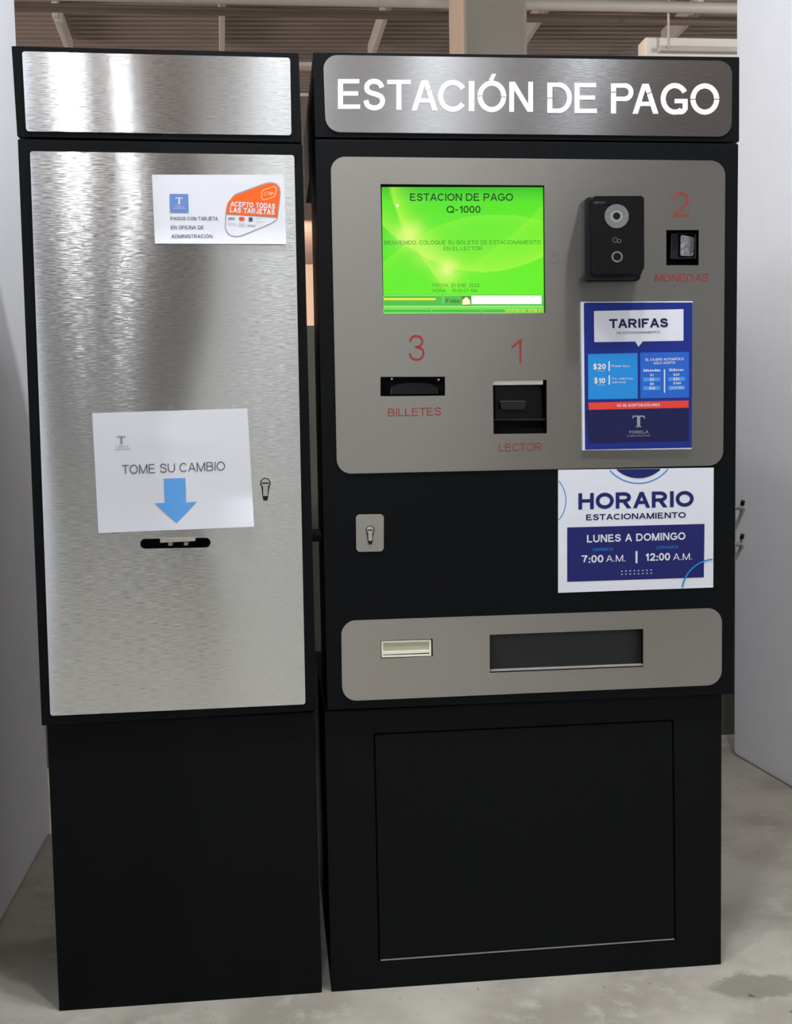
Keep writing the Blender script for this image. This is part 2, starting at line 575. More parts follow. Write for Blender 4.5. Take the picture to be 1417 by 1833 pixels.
GLY = {
    'A': (.94, [('D', 0, 0, .5, 1), ('D', 1, 0, .5, 1), ('H', .30, .2, .8)]),
    'B': (.80, [('V', 0, 0, 1), ('H', 0, 0, .55), ('H', .53, 0, .55), ('H', 1, 0, .52), _o(.52, .765, .42, .235, -90, 90), _o(.55, .265, .45, .265, -90, 90)]),
    'C': (.92, [_o(.52, .5, .52, .5, 42, 318)]),
    'D': (.88, [('V', 0, 0, 1), ('H', 0, 0, .45), ('H', 1, 0, .45), _o(.45, .5, .55, .5, -90, 90)]),
    'E': (.76, [('V', 0, 0, 1), ('H', 0, 0, 1), ('H', .52, 0, .94), ('H', 1, 0, .97)]),
    'F': (.70, [('V', 0, 0, 1), ('H', .50, 0, .9), ('H', 1, 0, 1)]),
    'G': (.96, [_o(.52, .5, .52, .5, 40, 320), ('H', .46, .52, 1), ('V', 1, .16, .46), ('L', [(1, .18), (.88, .09)])]),
    'H': (.84, [('V', 0, 0, 1), ('V', 1, 0, 1), ('H', .53, 0, 1)]),
    'I': (0, [('V', 0, 0, 1)]),
    'J': (.58, [('V', 1, .3, 1), _o(.5, .3, .5, .3, 180, 360)]),
    'L': (.66, [('V', 0, 0, 1), ('H', 0, 0, 1)]),
    'M': (1.0, [('V', 0, 0, 1), ('V', 1, 0, 1), ('D', 0, 1, .5, 0), ('D', 1, 1, .5, 0)]),
    'N': (.84, [('V', 0, 0, 1), ('V', 1, 0, 1), ('D', 0, 1, 1, 0)]),
    'O': (1.0, [_o(.5, .5, .5, .5)]),
    'P': (.80, [('V', 0, 0, 1), ('H', .44, 0, .6), ('H', 1, 0, .6), _o(.58, .72, .42, .28, -90, 90)]),
    'Q': (1.02, [_o(.5, .5, .5, .5), ('L', [(.60, .24), (1.0, -.06)])]),
    'R': (.86, [('V', 0, 0, 1), ('H', .46, 0, .6), ('H', 1, 0, .58), _o(.56, .73, .40, .27, -90, 90), ('D', 1, 0, .52, .46)]),
    'S': (.82, [('C', [(.95, .75), (.86, .90), (.68, .98), (.48, 1), (.27, .97), (.12, .88), (.08, .765), (.13, .655), (.27, .58), (.50, .53),
                       (.74, .475), (.91, .40), (.97, .275), (.92, .14), (.76, .035), (.52, 0), (.29, .025), (.11, .105), (.02, .27)])]),
    'T': (.82, [('H', 1, 0, 1), ('V', .5, 0, .98)]),
    'U': (.84, [('V', 0, .36, 1), ('V', 1, .36, 1), _o(.5, .37, .5, .37, 180, 360)]),
    'V': (.92, [('D', .5, 0, 0, 1), ('D', .5, 0, 1, 1)]),
    '0': (.66, [_o(.5, .5, .5, .5)]),
    '1': (.40, [('V', 1, 0, 1), ('C', [(0, .70), (.38, .80), (.72, .92), (.98, 1.0)])]),
    '2': (.68, [('H', 0, 0, 1), ('C', [(.05, .72), (.10, .87), (.26, .97), (.50, 1), (.74, .96), (.92, .86), (.95, .70), (.86, .54), (.62, .36), (.34, .19), (.10, .03)])]),
    '3': (.66, [('C', [(.04, .76), (.13, .91), (.30, .99), (.50, 1), (.72, .96), (.88, .85), (.88, .70), (.76, .58), (.56, .535), (.40, .53)]),
                ('C', [(.46, .535), (.72, .50), (.92, .40), (.98, .26), (.90, .11), (.72, .02), (.50, 0), (.27, .03), (.09, .12), (.01, .27)])]),
    '4': (.72, [('V', .74, 0, 1), ('H', .26, 0, 1), ('D', .02, .26, .74, 1)]),
    '5': (.68, [('H', 1, .16, .95), ('L', [(.20, 1), (.08, .48)]), ('C', [(.07, .49), (.25, .61), (.50, .64), (.76, .58), (.95, .44), (.97, .28), (.88, .10), (.70, .02), (.46, 0), (.22, .04), (.02, .22)])]),
    '7': (.66, [('H', 1, 0, 1), ('C', [(.98, .97), (.72, .70), (.52, .38), (.40, .0)])]),
    '8': (.66, [_o(.5, .76, .43, .24), _o(.5, .27, .5, .27)]),
    '$': (.68, [('V', .5, -.12, 1.12), ('C', [(.93, .75), (.82, .90), (.66, .97), (.48, .98), (.27, .95), (.12, .87), (.08, .765), (.13, .655), (.27, .58), (.50, .53),
                       (.74, .475), (.91, .40), (.97, .275), (.92, .14), (.76, .045), (.52, .02), (.29, .035), (.11, .105), (.02, .25)])]),
    '.': (0, [('V', 0, 0, 'w')]), ':': (0, [('V', 0, 0, 'w'), ('V', 0, .56, 'w')]), ',': (0, [('V', 0, 0, 'w'), ('L', [(.5, .02), (.2, -.14)])]),
    '-': (.34, [('H', .42, 0, 1)]),
    'a': (.56, [_o(.45, .34, .45, .34), ('V', 1, 0, .70)]), 'c': (.52, [_o(.52, .34, .52, .34, 45, 315)]),
    'd': (.58, [_o(.46, .34, .46, .34), ('V', 1, 0, 1)]), 'e': (.58, [_o(.5, .34, .5, .34, 0, 315), ('H', .35, .04, .98)]),
    'h': (.52, [('V', 0, 0, 1), ('V', 1, 0, .42), _o(.5, .42, .5, .28, 0, 180)]), 'i': (0, [('V', 0, 0, .70), ('V', 0, .86, 'w')]),
    'l': (0, [('V', 0, 0, 1)]), 'm': (.86, [('V', 0, 0, .70), ('V', .5, 0, .46), ('V', 1, 0, .46), _o(.25, .46, .25, .24, 0, 180), _o(.75, .46, .25, .24, 0, 180)]),
    'n': (.52, [('V', 0, 0, .70), ('V', 1, 0, .42), _o(.5, .42, .5, .28, 0, 180)]), 'o': (.60, [_o(.5, .34, .5, .34)]),
    'p': (.58, [_o(.54, .34, .46, .34), ('V', 0, -.28, .70)]), 'r': (.30, [('V', 0, 0, .70), _o(.9, .34, .9, .36, 95, 180)]),
    's': (.50, [('C', [(.92, .56), (.75, .66), (.50, .68), (.22, .65), (.08, .53), (.20, .42), (.50, .36), (.80, .30), (.96, .18), (.82, .04), (.50, 0), (.20, .03), (.03, .15)])]),
    't': (.32, [('V', .45, .06, .92), ('H', .66, 0, 1), ('H', .0, .45, .95)]),
    'u': (.52, [('V', 1, 0, .70), ('V', 0, .28, .70), _o(.5, .28, .5, .28, 180, 360)]),
}
ROUND = set('CGOQ0S3568$ceoas')


def glyph(ch, x, w):
    """polygons of one letter starting at x; returns (polygons, width)"""
    acute = ch in 'ÓÁ'
    ch = {'Ó': 'O', 'Á': 'A'}.get(ch, ch)
    wd, els = GLY[ch]
    W = max(wd, w) if wd == 0 else wd + w * .35
    ix = lambda u: x + w / 2 + u * (W - w)
    iy = lambda v: w / 2 + v * (1 - w)
    ex = lambda v: v if v in (0, 1) or v < 0 or v > 1 else iy(v)
    out = []
    hw = w * .46
    for e in els:
        k = e[0]
        if k == 'V':
            a, b = ex(e[2]), (iy(e[2]) + w / 2 if e[3] == 'w' else ex(e[3]))
            if e[3] == 'w':
                a = b - w * 1.05
            cx = ix(e[1])
            out.append([(cx - w / 2, a), (cx + w / 2, a), (cx + w / 2, b), (cx - w / 2, b)])
        elif k == 'H':
            a, b = (x if e[2] == 0 else ix(e[2])), (x + W if e[3] == 1 else ix(e[3]))
            cy = w / 2 + e[1] * (1 - w)
            if e[1] == 0:
                cy = hw
            if e[1] == 1:
                cy = 1 - hw
            out.append([(a, cy - hw), (b, cy - hw), (b, cy + hw), (a, cy + hw)])
        elif k == 'D':
            (u0, v0), (u1, v1) = (e[1], e[2]), (e[3], e[4])
            y0, y1 = ex(v0), ex(v1)
            span = abs(u1 - u0) * (W - w)
            h = .5 * w * math.hypot(1, span / abs(y1 - y0)) * .96
            def px(u, h=h):
                return min(max(ix(u), x + h), x + W - h)
            out.append([(px(u0) - h, y0), (px(u0) + h, y0), (px(u1) + h, y1), (px(u1) - h, y1)])
        else:
            if k == 'E':
                pts = [(e[1] + e[3] * math.cos(math.radians(e[5] + (e[6] - e[5]) * i / 26)),
                        e[2] + e[4] * math.sin(math.radians(e[5] + (e[6] - e[5]) * i / 26))) for i in range(27)]
                closed = e[6] - e[5] == 360
                if closed:
                    pts = pts[:-1]
            else:
                pts, closed = (smoothline(e[1], 3) if k == 'C' else e[1]), False
            out += band([(ix(u), iy(v)) for u, v in pts], w, closed)
    if acute:
        m_ = x + W / 2
        out.append([(m_ - w * .5, 1.06), (m_ + w * .3, 1.06), (m_ + w * 1.2, 1.26), (m_ + w * .1, 1.26)])
    return out, W


def smoothline(p, k=4):
    out = []
    n = len(p)
    for i in range(n - 1):
        p0, p1, p2, p3 = p[max(i - 1, 0)], p[i], p[i + 1], p[min(i + 2, n - 1)]
        for j in range(k):
            t = j / k
            out.append(tuple(0.5 * (2 * p1[a] + (p2[a] - p0[a]) * t + (2 * p0[a] - 5 * p1[a] + 4 * p2[a] - p3[a]) * t * t
                                    + (3 * p1[a] - p0[a] - 3 * p2[a] + p3[a]) * t ** 3) for a in (0, 1)))
    out.append(p[-1])
    return out


def text(s, q, Y, w=.13, yfun=None, gap=None):
    """lettering fitted to a pixel quad TL TR BR BL (cap height, ink width)"""
    polys, x, prev = [], 0.0, ' '
    gap = gap or .20 - .25 * w
    for ch in s:
        if ch == ' ':
            x += .58
        else:
            if prev != ' ':
                x += gap - (.035 if ch in ROUND else 0) - (.035 if prev in ROUND else 0) - (.05 if ch in 'ATV' else 0) - (.05 if prev in 'ATV' else 0)
            p, W = glyph(ch, x, w)
            polys += p
            x += W
        prev = ch
    TL, TR, BR, BL = [Vector(p) for p in quadpts(q)]
    V, Fc = [], []
    for i, p in enumerate(polys):
        n = len(V)
        lift = -2e-5 * (i % 5)                             # overlapping strokes never share a plane
        for a, v in p:
            u = a / x
            r_ = (BL * (1 - u) + BR * u) * (1 - v) + (TL * (1 - u) + TR * u) * v
            V.append(at(r_.x, r_.y, Y + lift + (yfun(r_.x, r_.y) if yfun else 0)))
        Fc.append(tuple(range(n, n + len(p))))
    return V, Fc


def C(ox, oy, s):
    """pixel numbers read off an enlarged crop -> photograph pixels"""
    def f(*v):
        return [(ox if i % 2 == 0 else oy) + a / s for i, a in enumerate(v)]
    return f


def rq(f, x0, y0, x1, y1):
    return f(x0, y0, x1, y0, x1, y1, x0, y1)


# =================================================================== SETTING
XL = -0.111
WALL_END_L = 1.005
H = 3.2
FLOORM = floor_material()
fl = obj('floor', box(-6, 8, -9.2, 14, -0.1, 0), FLOORM)
me = fl.data
# floor material is laid out in world metres: keep the object's origin at the world origin
off = fl.location.copy()
for v in me.vertices:
    v.co += off
fl.location = (0, 0, 0)
tag(fl, kind='structure')
# side walls of the niche
struct('wall_left', box(XL - 0.22, XL, -1.10, WALL_END_L, 0, H), WALLM, bevel=0.012)
rw = [(1.967, 1.396), (2.45, 1.396), (2.45, -0.55), (2.128, -0.55)]      # the right wall stands a little askew
struct('wall_right', ([Vector((x, y, z)) for z in (0, H) for x, y in rw],
                      [(0, 1, 2, 3), (4, 5, 6, 7), (0, 1, 5, 4), (1, 2, 6, 5), (2, 3, 7, 6), (3, 0, 4, 7)]), WALLM, bevel=0.012)
struct('wall_rear', box(0.12, 2.2, -6.2, -6.0, 0, H), REARM)
struct('wall_dark_reflected', box(-4.2, 6.2, -9.2, -9.0, 0, H), mat('dark_reflected_tone', (92, 92, 94), 0.8, spec=0.2))  # unseen dark wall, added so the steel mirrors a dark gap
struct('wall_far', box(-5, 8, 13.3, 13.6, 2.22, H), FARW)
struct('wall_far_lower', box(-5, 8, 13.28, 13.6, 0, 2.22), CONCD)
struct('wall_parapet', box(XL - 0.3, 3.2, 1.62, 1.77, 0, at(553, 583, 1.62).z), CONCD)


# ribbed decking ceiling; the ribs run across, turned a little against the machines
CR = math.radians(2.6)


def rot(x, y, z):
    return Vector((x * math.cos(CR) + y * math.sin(CR), -x * math.sin(CR) + y * math.cos(CR), z))


def ceiling_geo():
    V, Fc = [], []
    prof = []
    y = -9.4
    while y < 2.6:
        prof.append((y, H))
        y += 2.0
    y = 2.6
    i = 0
    while y < 14.2:
        d = 0.05 if i % 9 == 8 else 0.022
        prof += [(y, H), (y + 0.028, H), (y + 0.034, H + d), (y + 0.062, H + d), (y + 0.068, H)]
        y += 0.068
        i += 1
    for yy, z in prof:
        V += [rot(-4, yy, z), rot(6, yy, z)]
    n = len(prof)
    V += [rot(-4, prof[0][0], H + 0.2), rot(6, prof[0][0], H + 0.2), rot(-4, prof[-1][0], H + 0.2), rot(6, prof[-1][0], H + 0.2)]
    for k in range(n - 1):
        Fc.append((2 * k, 2 * k + 1, 2 * k + 3, 2 * k + 2))
    Fc.append((2 * n, 2 * n + 1, 2 * n + 3, 2 * n + 2))
    return V, Fc


struct('ceiling', ceiling_geo(), CEILM)

# concrete column behind the kiosk
cf = 2.6
pl, pr = at(828, 60, cf), at(944, 60, cf)
lx = at(803, 60, cf + 0.5).x
struct('column', (
    [Vector((pl.x, cf, z)) for z in (0, H)] + [Vector((pr.x, cf, z)) for z in (0, H)] +
    [Vector((pr.x, cf + 0.5, z)) for z in (0, H)] + [Vector((lx, cf + 0.5, z)) for z in (0, H)],
    [(0, 2, 3, 1), (2, 4, 5, 3), (4, 6, 7, 5), (6, 0, 1, 7), (0, 6, 4, 2), (1, 3, 5, 7)]), CONC, bevel=0.015)


# =================================================================== CEILING SERVICES
def pipe(name, x0, y0, x1, y1, Z, r, m, label, cat):
    a, b = atz(x0, y0, Z), atz(x1, y1, Z)
    d = (b - a)
    a2, b2 = a - d * 0.8, b + d * 0.8
    o = obj(name, tube([a2, a2.lerp(b2, .33), a2.lerp(b2, .66), b2], r, 16), m, smooth=True)
    md = o.modifiers.new('edge', 'EDGE_SPLIT')
    return tag(o, label, cat)


pipe('ceiling_pipe', 36, -11, 1320, 15, 3.03, 0.026, PIPEM, 'thick grey pipe along the ceiling, nearer of the two pipes', 'pipe')
pipe('ceiling_pipe', 36, 13, 1320, 40, 3.06, 0.020, PIPED, 'thinner brown pipe along the ceiling, farther of the two pipes', 'pipe')
STR = [((100, 17), (124, 82), 'leftmost pale metal strut under the decking, leaning towards the left wall'),
       ((397, -8), (397, 90), 'upright-looking pale metal strut above the blank header, second from the left'),
       ((697, -8), (664, 92), 'pale metal strut left of the concrete column, leaning left'),
       ((974, 8), (930, 76), 'pale metal strut just right of the concrete column'),
       ((1248, 9), (1192, 66), 'pale metal strut above the white duct, rightmost of the five')]
for (a, b, lab) in STR:
    Z = 3.145
    p, q = atz(*a, Z), atz(*b, Z)
    d = (q - p).normalized()
    s = d.cross(Vector((0, 0, 1))).normalized()
    o = obj('ceiling_strut', obox((p + q) / 2, d * ((q - p).length / 2 + .05), s * 0.014, Vector((0, 0, 0.05))), STRAP, bevel=0.004)
    tag(o, lab, 'strut', 'pale struts under the ceiling decking')
    # (clamps where the strut meets the pipes)
    cl = atz(a[0] + (b[0] - a[0]) * .22, a[1] + (b[1] - a[1]) * .22, 3.11)
    obj('pipe_clamp', tube([cl + Vector((0, 0, -0.02)), cl + Vector((0, 0, 0.03))], 0.018, 10), STRAP, o)
# white duct at the right with its grey rail and hanger rod
DY = 3.4
a, b = at(1155, 66, DY), at(1345, 63, DY)
c, d = at(1155, 101, DY), at(1345, 100, DY)
du = obj('air_duct', box(a.x, b.x + 0.6, DY, DY + 0.12, c.z - .02, a.z), DUCTM, bevel=0.006)
tag(du, 'white sheet metal duct hanging behind the lit header, beside the right wall', 'duct')
ra, rb = at(1181, 82, DY - 0.04), at(1345, 80, DY - 0.04)
rc = at(1181, 91, DY - 0.04)
ra2 = obj('mounting_rail', box(ra.x, rb.x + 0.5, DY - 0.045, DY, rc.z, ra.z), PIPEM, du, bevel=0.003)
w0 = at(1196, 86, DY - 0.05)
o = obj('hanger_wire', tube([Vector((w0.x, w0.y, w0.z)), Vector((w0.x, w0.y, H))], 0.006, 8), PIPEM)
tag(o, 'thin grey hanger wire dropping from the ceiling to the white duct rail', 'wire')
# pale ledge and pipe seen through the gap between the two machines
a, b = at(530, 110, 4.6), at(562, 118.5, 4.6)
o = obj('ceiling_batten', box(a.x - .05, b.x + .2, 4.6, 4.68, b.z, a.z), STRAP, bevel=0.004)
tag(o, 'short pale batten seen in the gap between the two headers', 'batten')
a = at(545, 169, 5.4)
o = obj('conduit_pipe', tube([a - Vector((.25, 0, 0)), a + Vector((.45, 0, 0))], 0.012, 12), DUCTM, smooth=False)
tag(o, 'short shiny white conduit seen low in the gap between the headers', 'pipe')

# =================================================================== PAYMENT KIOSK (right machine)
kio = thing('payment_kiosk', (1.0, 0.2, 0), 'wide black parking payment kiosk with lit ESTACIÓN DE PAGO header and green screen', 'payment machine')
PF = -0.003                                            # front of the steel plates
fc6, fc8, fc5 = C(980, 320, 4.1676), C(640, 580, 3.729), C(660, 310, 4.1676)
SCREEN_H = fc5(87, 80, 1310, 90, 1318, 1042, 107, 1052)
BILL_H = fc8(152, 353, 583, 352, 583, 478, 152, 482)
READ_H = fc8(902, 377, 1262, 373, 1263, 730, 907, 734)
COIN_H = fc6(885, 382, 1130, 381, 1129, 645, 885, 645)
TRAY_H = [876, 1136.5, 1151.2, 1125.9, 1151.2, 1193.8, 876.3, 1204.6]
LABEL_H = [681, 1147, 774, 1143.5, 774.5, 1175, 682, 1179]
holes = [quadpts(q) for q in (SCREEN_H, BILL_H, READ_H, COIN_H)]


def grow(q, g):
    return [(q[0] - g, q[1] - g), (q[2] + g, q[3] - g), (q[4] + g, q[5] + g), (q[6] - g, q[7] + g)]


# header box: deep box, front outline in pixels
HB = [560, 93.5, 1323, 102, 1322.5, 254, 564, 245.5]
obj('header_box', plate(rounded(HB, 2, 2), 0.0, 0.62), BLACK, kio, bevel=0.002)
BODY = [564, 249.5, 1321, 257.5, 1312.5, 1242, 586, 1271]
big = lambda q: grow(q, 1.5)
obj('cabinet_body', plate(rounded(BODY, 2, 2), 0.0, 0.25,
    [big(SCREEN_H), big(BILL_H), big(READ_H), big(COIN_H), big(TRAY_H), big(LABEL_H)], pocket=0.06), BLACK, kio, bevel=0.0015)
a, b = at(600, 255, 0.25), at(1300, 1240, 0.25)
obj('rear_cabinet', box(0.66, 1.36, 0.25, 0.62, 0.55, 1.58), BLACK, kio, bevel=0.003)
BASE = [583, 1268, 1290, 1240, 1291.5, 1727, 590.5, 1776]
SB = 0.0175
bt = [at(px, py, SB) for px, py in quadpts(BASE)]
x0, x1 = (bt[0].x + bt[3].x) / 2, (bt[1].x + bt[2].x) / 2
PANEL = [671, 1316, 1203, 1291, 1207, 1681, 680, 1719]
base = obj('plinth', box(x0, x1, SB + 0.012, 0.60, 0, 0.548), BLACKB, kio)
# front skin of the plinth with a groove around the access panel
fb = [(x0, 0.0), (x1, 0.0), (x1, 0.549), (x0, 0.549)]


def skin(yf, yb, outline, holes=()):
    loops = [outline] + list(holes)
    fr = [[Vector((x, yf, z)) for x, z in l] for l in loops]
    tri = geometry.tessellate_polygon([[Vector((p.x, p.z, 0)) for p in l] for l in fr])
    A = [p for l in fr for p in l]
    n = len(A)
    V = A + [Vector((p.x, yb, p.z)) for p in A]
    Fc = [tuple(t) for t in tri] + [tuple(i + n for i in t) for t in tri]
    k = 0
    for l in fr:
        m = len(l)
        for j in range(m):
            Fc.append((k + j, k + (j + 1) % m, k + (j + 1) % m + n, k + j + n))
        k += m
    return V, Fc


pn = [at(px, py, SB) for px, py in quadpts(PANEL)]
pin = [(p.x, p.z) for p in pn]
g = 0.0028
pout = [(pin[0][0] - g, pin[0][1] + g), (pin[1][0] + g, pin[1][1] + g), (pin[2][0] + g, pin[2][1] - g), (pin[3][0] - g, pin[3][1] - g)]
obj('plinth_front', skin(SB, SB + 0.012, fb, [pout]), BLACKB, kio, bevel=0.001)
ap = obj('access_panel', skin(SB + 0.0008, SB + 0.0115, pin), BLACKB, kio, bevel=0.0012)
lip_ = obj('panel_lip', plate([(681, 1718.2), (1206.5, 1680.4), (1206.5, 1682.2), (681, 1720.2)], SB - 0.0006, SB + 0.003), HOOKM, ap)  # thin pale grey strip along the lower edge of the access panel
tag(lip_, 'thin pale grey lower edge')

# --- lit header plate
HP = [578, 98, 1310.5, 109, 1309, 244.5, 583, 236]
hp = obj('header_faceplate', plate(rounded(HP, [26, 24, 24, 26]), PF, 0.0), ST_HEADR, kio, bevel=0.0006)
tag(hp, 'brushed steel header plate')
LY = PF - 0.0006
SWX = 8.9                                              # stroke width of the sign letters, pixels


def letter(ch, x0, y0, x1, y1):
    w = SWX
    X = lambda u: x0 + u
    hgt, wid = y1 - y0, x1 - x0
    R = lambda a, b, c, d: [(a, b), (c, b), (c, d), (a, d)]
    mid = y0 + hgt * 0.485
    if ch == 'I':
        return [R(x0, y0, x1, y1)]
    if ch == 'E':
        return [R(x0, y0, x0 + w, y1), R(x0 + w, y0, x1 - 1.5, y0 + w * .86), R(x0 + w, mid - w * .43, x1 - 3.5, mid + w * .43), R(x0 + w, y1 - w * .86, x1, y1)]
    if ch == 'T':
        m = (x0 + x1) / 2
        return [R(x0, y0, x1, y0 + w * .86), R(m - w / 2, y0 + w * .86, m + w / 2, y1)]
    if ch == 'A':
        m = (x0 + x1) / 2
        s = w * 1.06
        t = s * .62
        return [[(m - t, y0), (m + .5, y0), (m + .5, y0 + w * .9), (x0 + s, y1), (x0, y1)],
                [(m - .5, y0), (m + t, y0), (x1, y1), (x1 - s, y1), (m - .5, y0 + w * .9)],
                R(x0 + wid * .27, y0 + hgt * .60, x1 - wid * .27, y0 + hgt * .60 + w * .84)]
    if ch == 'N':
        return [R(x0, y0, x0 + w * .94, y1), R(x1 - w * .94, y0, x1, y1),
                [(x0, y0), (x0 + w * 1.1, y0), (x1, y1), (x1 - w * 1.1, y1)]]
    if ch in 'OÓ':
        return band(arc((x0 + x1) / 2, (y0 + y1) / 2, wid / 2 - w / 2, hgt / 2 - w / 2, 0, 360, 48)[:-1], w, True)
    if ch == 'C':
        return band(arc(x0 + wid * .53, (y0 + y1) / 2, wid * .53 - w / 2, hgt / 2 - w / 2, 36, 327, 40), w)
    if ch == 'G':
        o = band(arc(x0 + wid * .52, (y0 + y1) / 2, wid * .52 - w / 2, hgt / 2 - w / 2, 55, 330, 40), w)
        o += [R(x0 + wid * .52, mid + 1, x1, mid + 1 + w * .86), R(x1 - w, mid + 1, x1, y1 - hgt * .14)]
        o += band([(x1 - w * .55, y1 - hgt * .16), (x0 + wid * .80, y1 - hgt * .09), (x0 + wid * .66, y1 - w * .55)], w)
        return o
    if ch == 'D':
        r = hgt / 2 - w * .43
        cy = (y0 + y1) / 2
        o = [R(x0, y0, x0 + w, y1), R(x0 + w, y0, x1 - wid * .55, y0 + w * .86), R(x0 + w, y1 - w * .86, x1 - wid * .55, y1)]
        return o + band(arc(x1 - wid * .55, cy, wid * .55 - w / 2, r, -90, 90, 28), w * .95)
    if ch == 'P':
        yb = y0 + hgt * .585
        cy = (y0 + yb) / 2
        o = [R(x0, y0, x0 + w, y1), R(x0 + w, y0, x1 - wid * .38, y0 + w * .86), R(x0 + w, yb - w * .86, x1 - wid * .38, yb)]
        return o + band(arc(x1 - wid * .38, cy, wid * .38 - w / 2, (yb - y0) / 2 - w * .43, -90, 90, 20), w * .95)
    if ch == 'S':
        # centre line of an S in the unit box
        pts = [(.93, .235), (.84, .10), (.66, .018), (.48, 0), (.28, .03), (.13, .12), (.085, .235), (.13, .345), (.27, .42), (.50, .47),
               (.74, .525), (.90, .60), (.965, .725), (.92, .86), (.76, .965), (.52, 1.0), (.30, .975), (.13, .895), (.035, .72)]
        iw, ih = wid - w, hgt - w
        return band([(x0 + w / 2 + u * iw, y0 + w / 2 + v * ih) for u, v in smoothline(pts)], w)
    return []


LET = [('E', 604.7, 141.5, 644.4, 194.6), ('S', 648.9, 141, 690, 197.3), ('T', 692.6, 142.8, 735, 196.5), ('A', 736.3, 143.6, 783.3, 197.8),
       ('C', 783.8, 143.1, 833.4, 200), ('I', 838.8, 145, 848.7, 198.6), ('Ó', 854.3, 144.2, 905.8, 200.5), ('N', 911.2, 146.3, 953.6, 200),
       ('D', 979.4, 147.8, 1023.4, 202), ('E', 1028, 148.4, 1068, 202.3), ('P', 1093.3, 149.2, 1133.5, 202.9), ('A', 1131.9, 150, 1178, 203.4),
       ('G', 1182.2, 148.6, 1230.4, 205), ('O', 1235.4, 149.2, 1286.8, 205)]
polys = []
for l in LET:
    polys += letter(*l)
polys.append([(880.5, 132.1), (887.9, 132.4), (882.5, 143.6), (874.5, 143.2)])        # accent
lt = obj('lit_lettering', flats(polys, LY), LIT, hp)
tag(lt, 'glowing white cut-out letters ESTACIÓN DE PAGO')
br = [band([(761, 163.4), (772, 158.6)], 1.4), band([(853, 172), (864.5, 171.5)], 1.4), band([(896, 173.6), (907, 173.6)], 1.4),
      band([(978, 176.2), (990, 175)], 1.6), band([(1092, 165.4), (1104.5, 164.8)], 1.6), band([(1155, 169.5), (1168, 163.5)], 1.6),
      band([(1234, 178), (1246, 177.6)], 1.6), band([(1276, 177.6), (1288.5, 177.6)], 1.6)]
for b_ in br:
    obj('stencil_bridge', flats(b_, LY - 0.0005), ST_HEADR, hp)

# --- control plate
CP = [591.5, 280, 1298, 287.5, 1294, 833, 603, 848.5]
cp = obj('control_faceplate', plate(rounded(CP, 26), PF, 0.0, holes), ST_CTRL, kio, bevel=0.0006)
tag(cp, 'brushed steel control plate with rounded corners')
EY = PF - 0.0004
obj('engraved_digit', text('3', fc8(338, 74, 447, 72, 447, 243, 340, 245), EY, .085), RED, cp)
obj('engraved_digit', text('1', fc8(1018, 104, 1095, 102, 1093, 260, 1022, 264), EY, .085), RED, cp)
obj('engraved_digit', text('2', fc6(934, 100, 1060, 98, 1056, 277, 930, 282), EY, .085), RED, cp)
obj('engraved_word', text('BILLETES', fc8(203, 565, 556, 556, 556, 609, 203, 616), EY, .115), RED, cp)
obj('engraved_word', text('LECTOR', fc8(943, 799, 1228, 793, 1228, 845, 943, 851), EY, .115), RED, cp)
obj('engraved_word', text('MONEDAS', fc6(803, 712, 1199, 709, 1199, 765, 803, 769), EY, .115), RED, cp)
obj('adhesive_mark', flats([disc(993, 451, 4.6, 20)], EY), SMUDGE, cp)
obj('adhesive_mark', flats([disc(992, 464.5, 8, 24, 6.5)], EY), SMUDGE, cp)


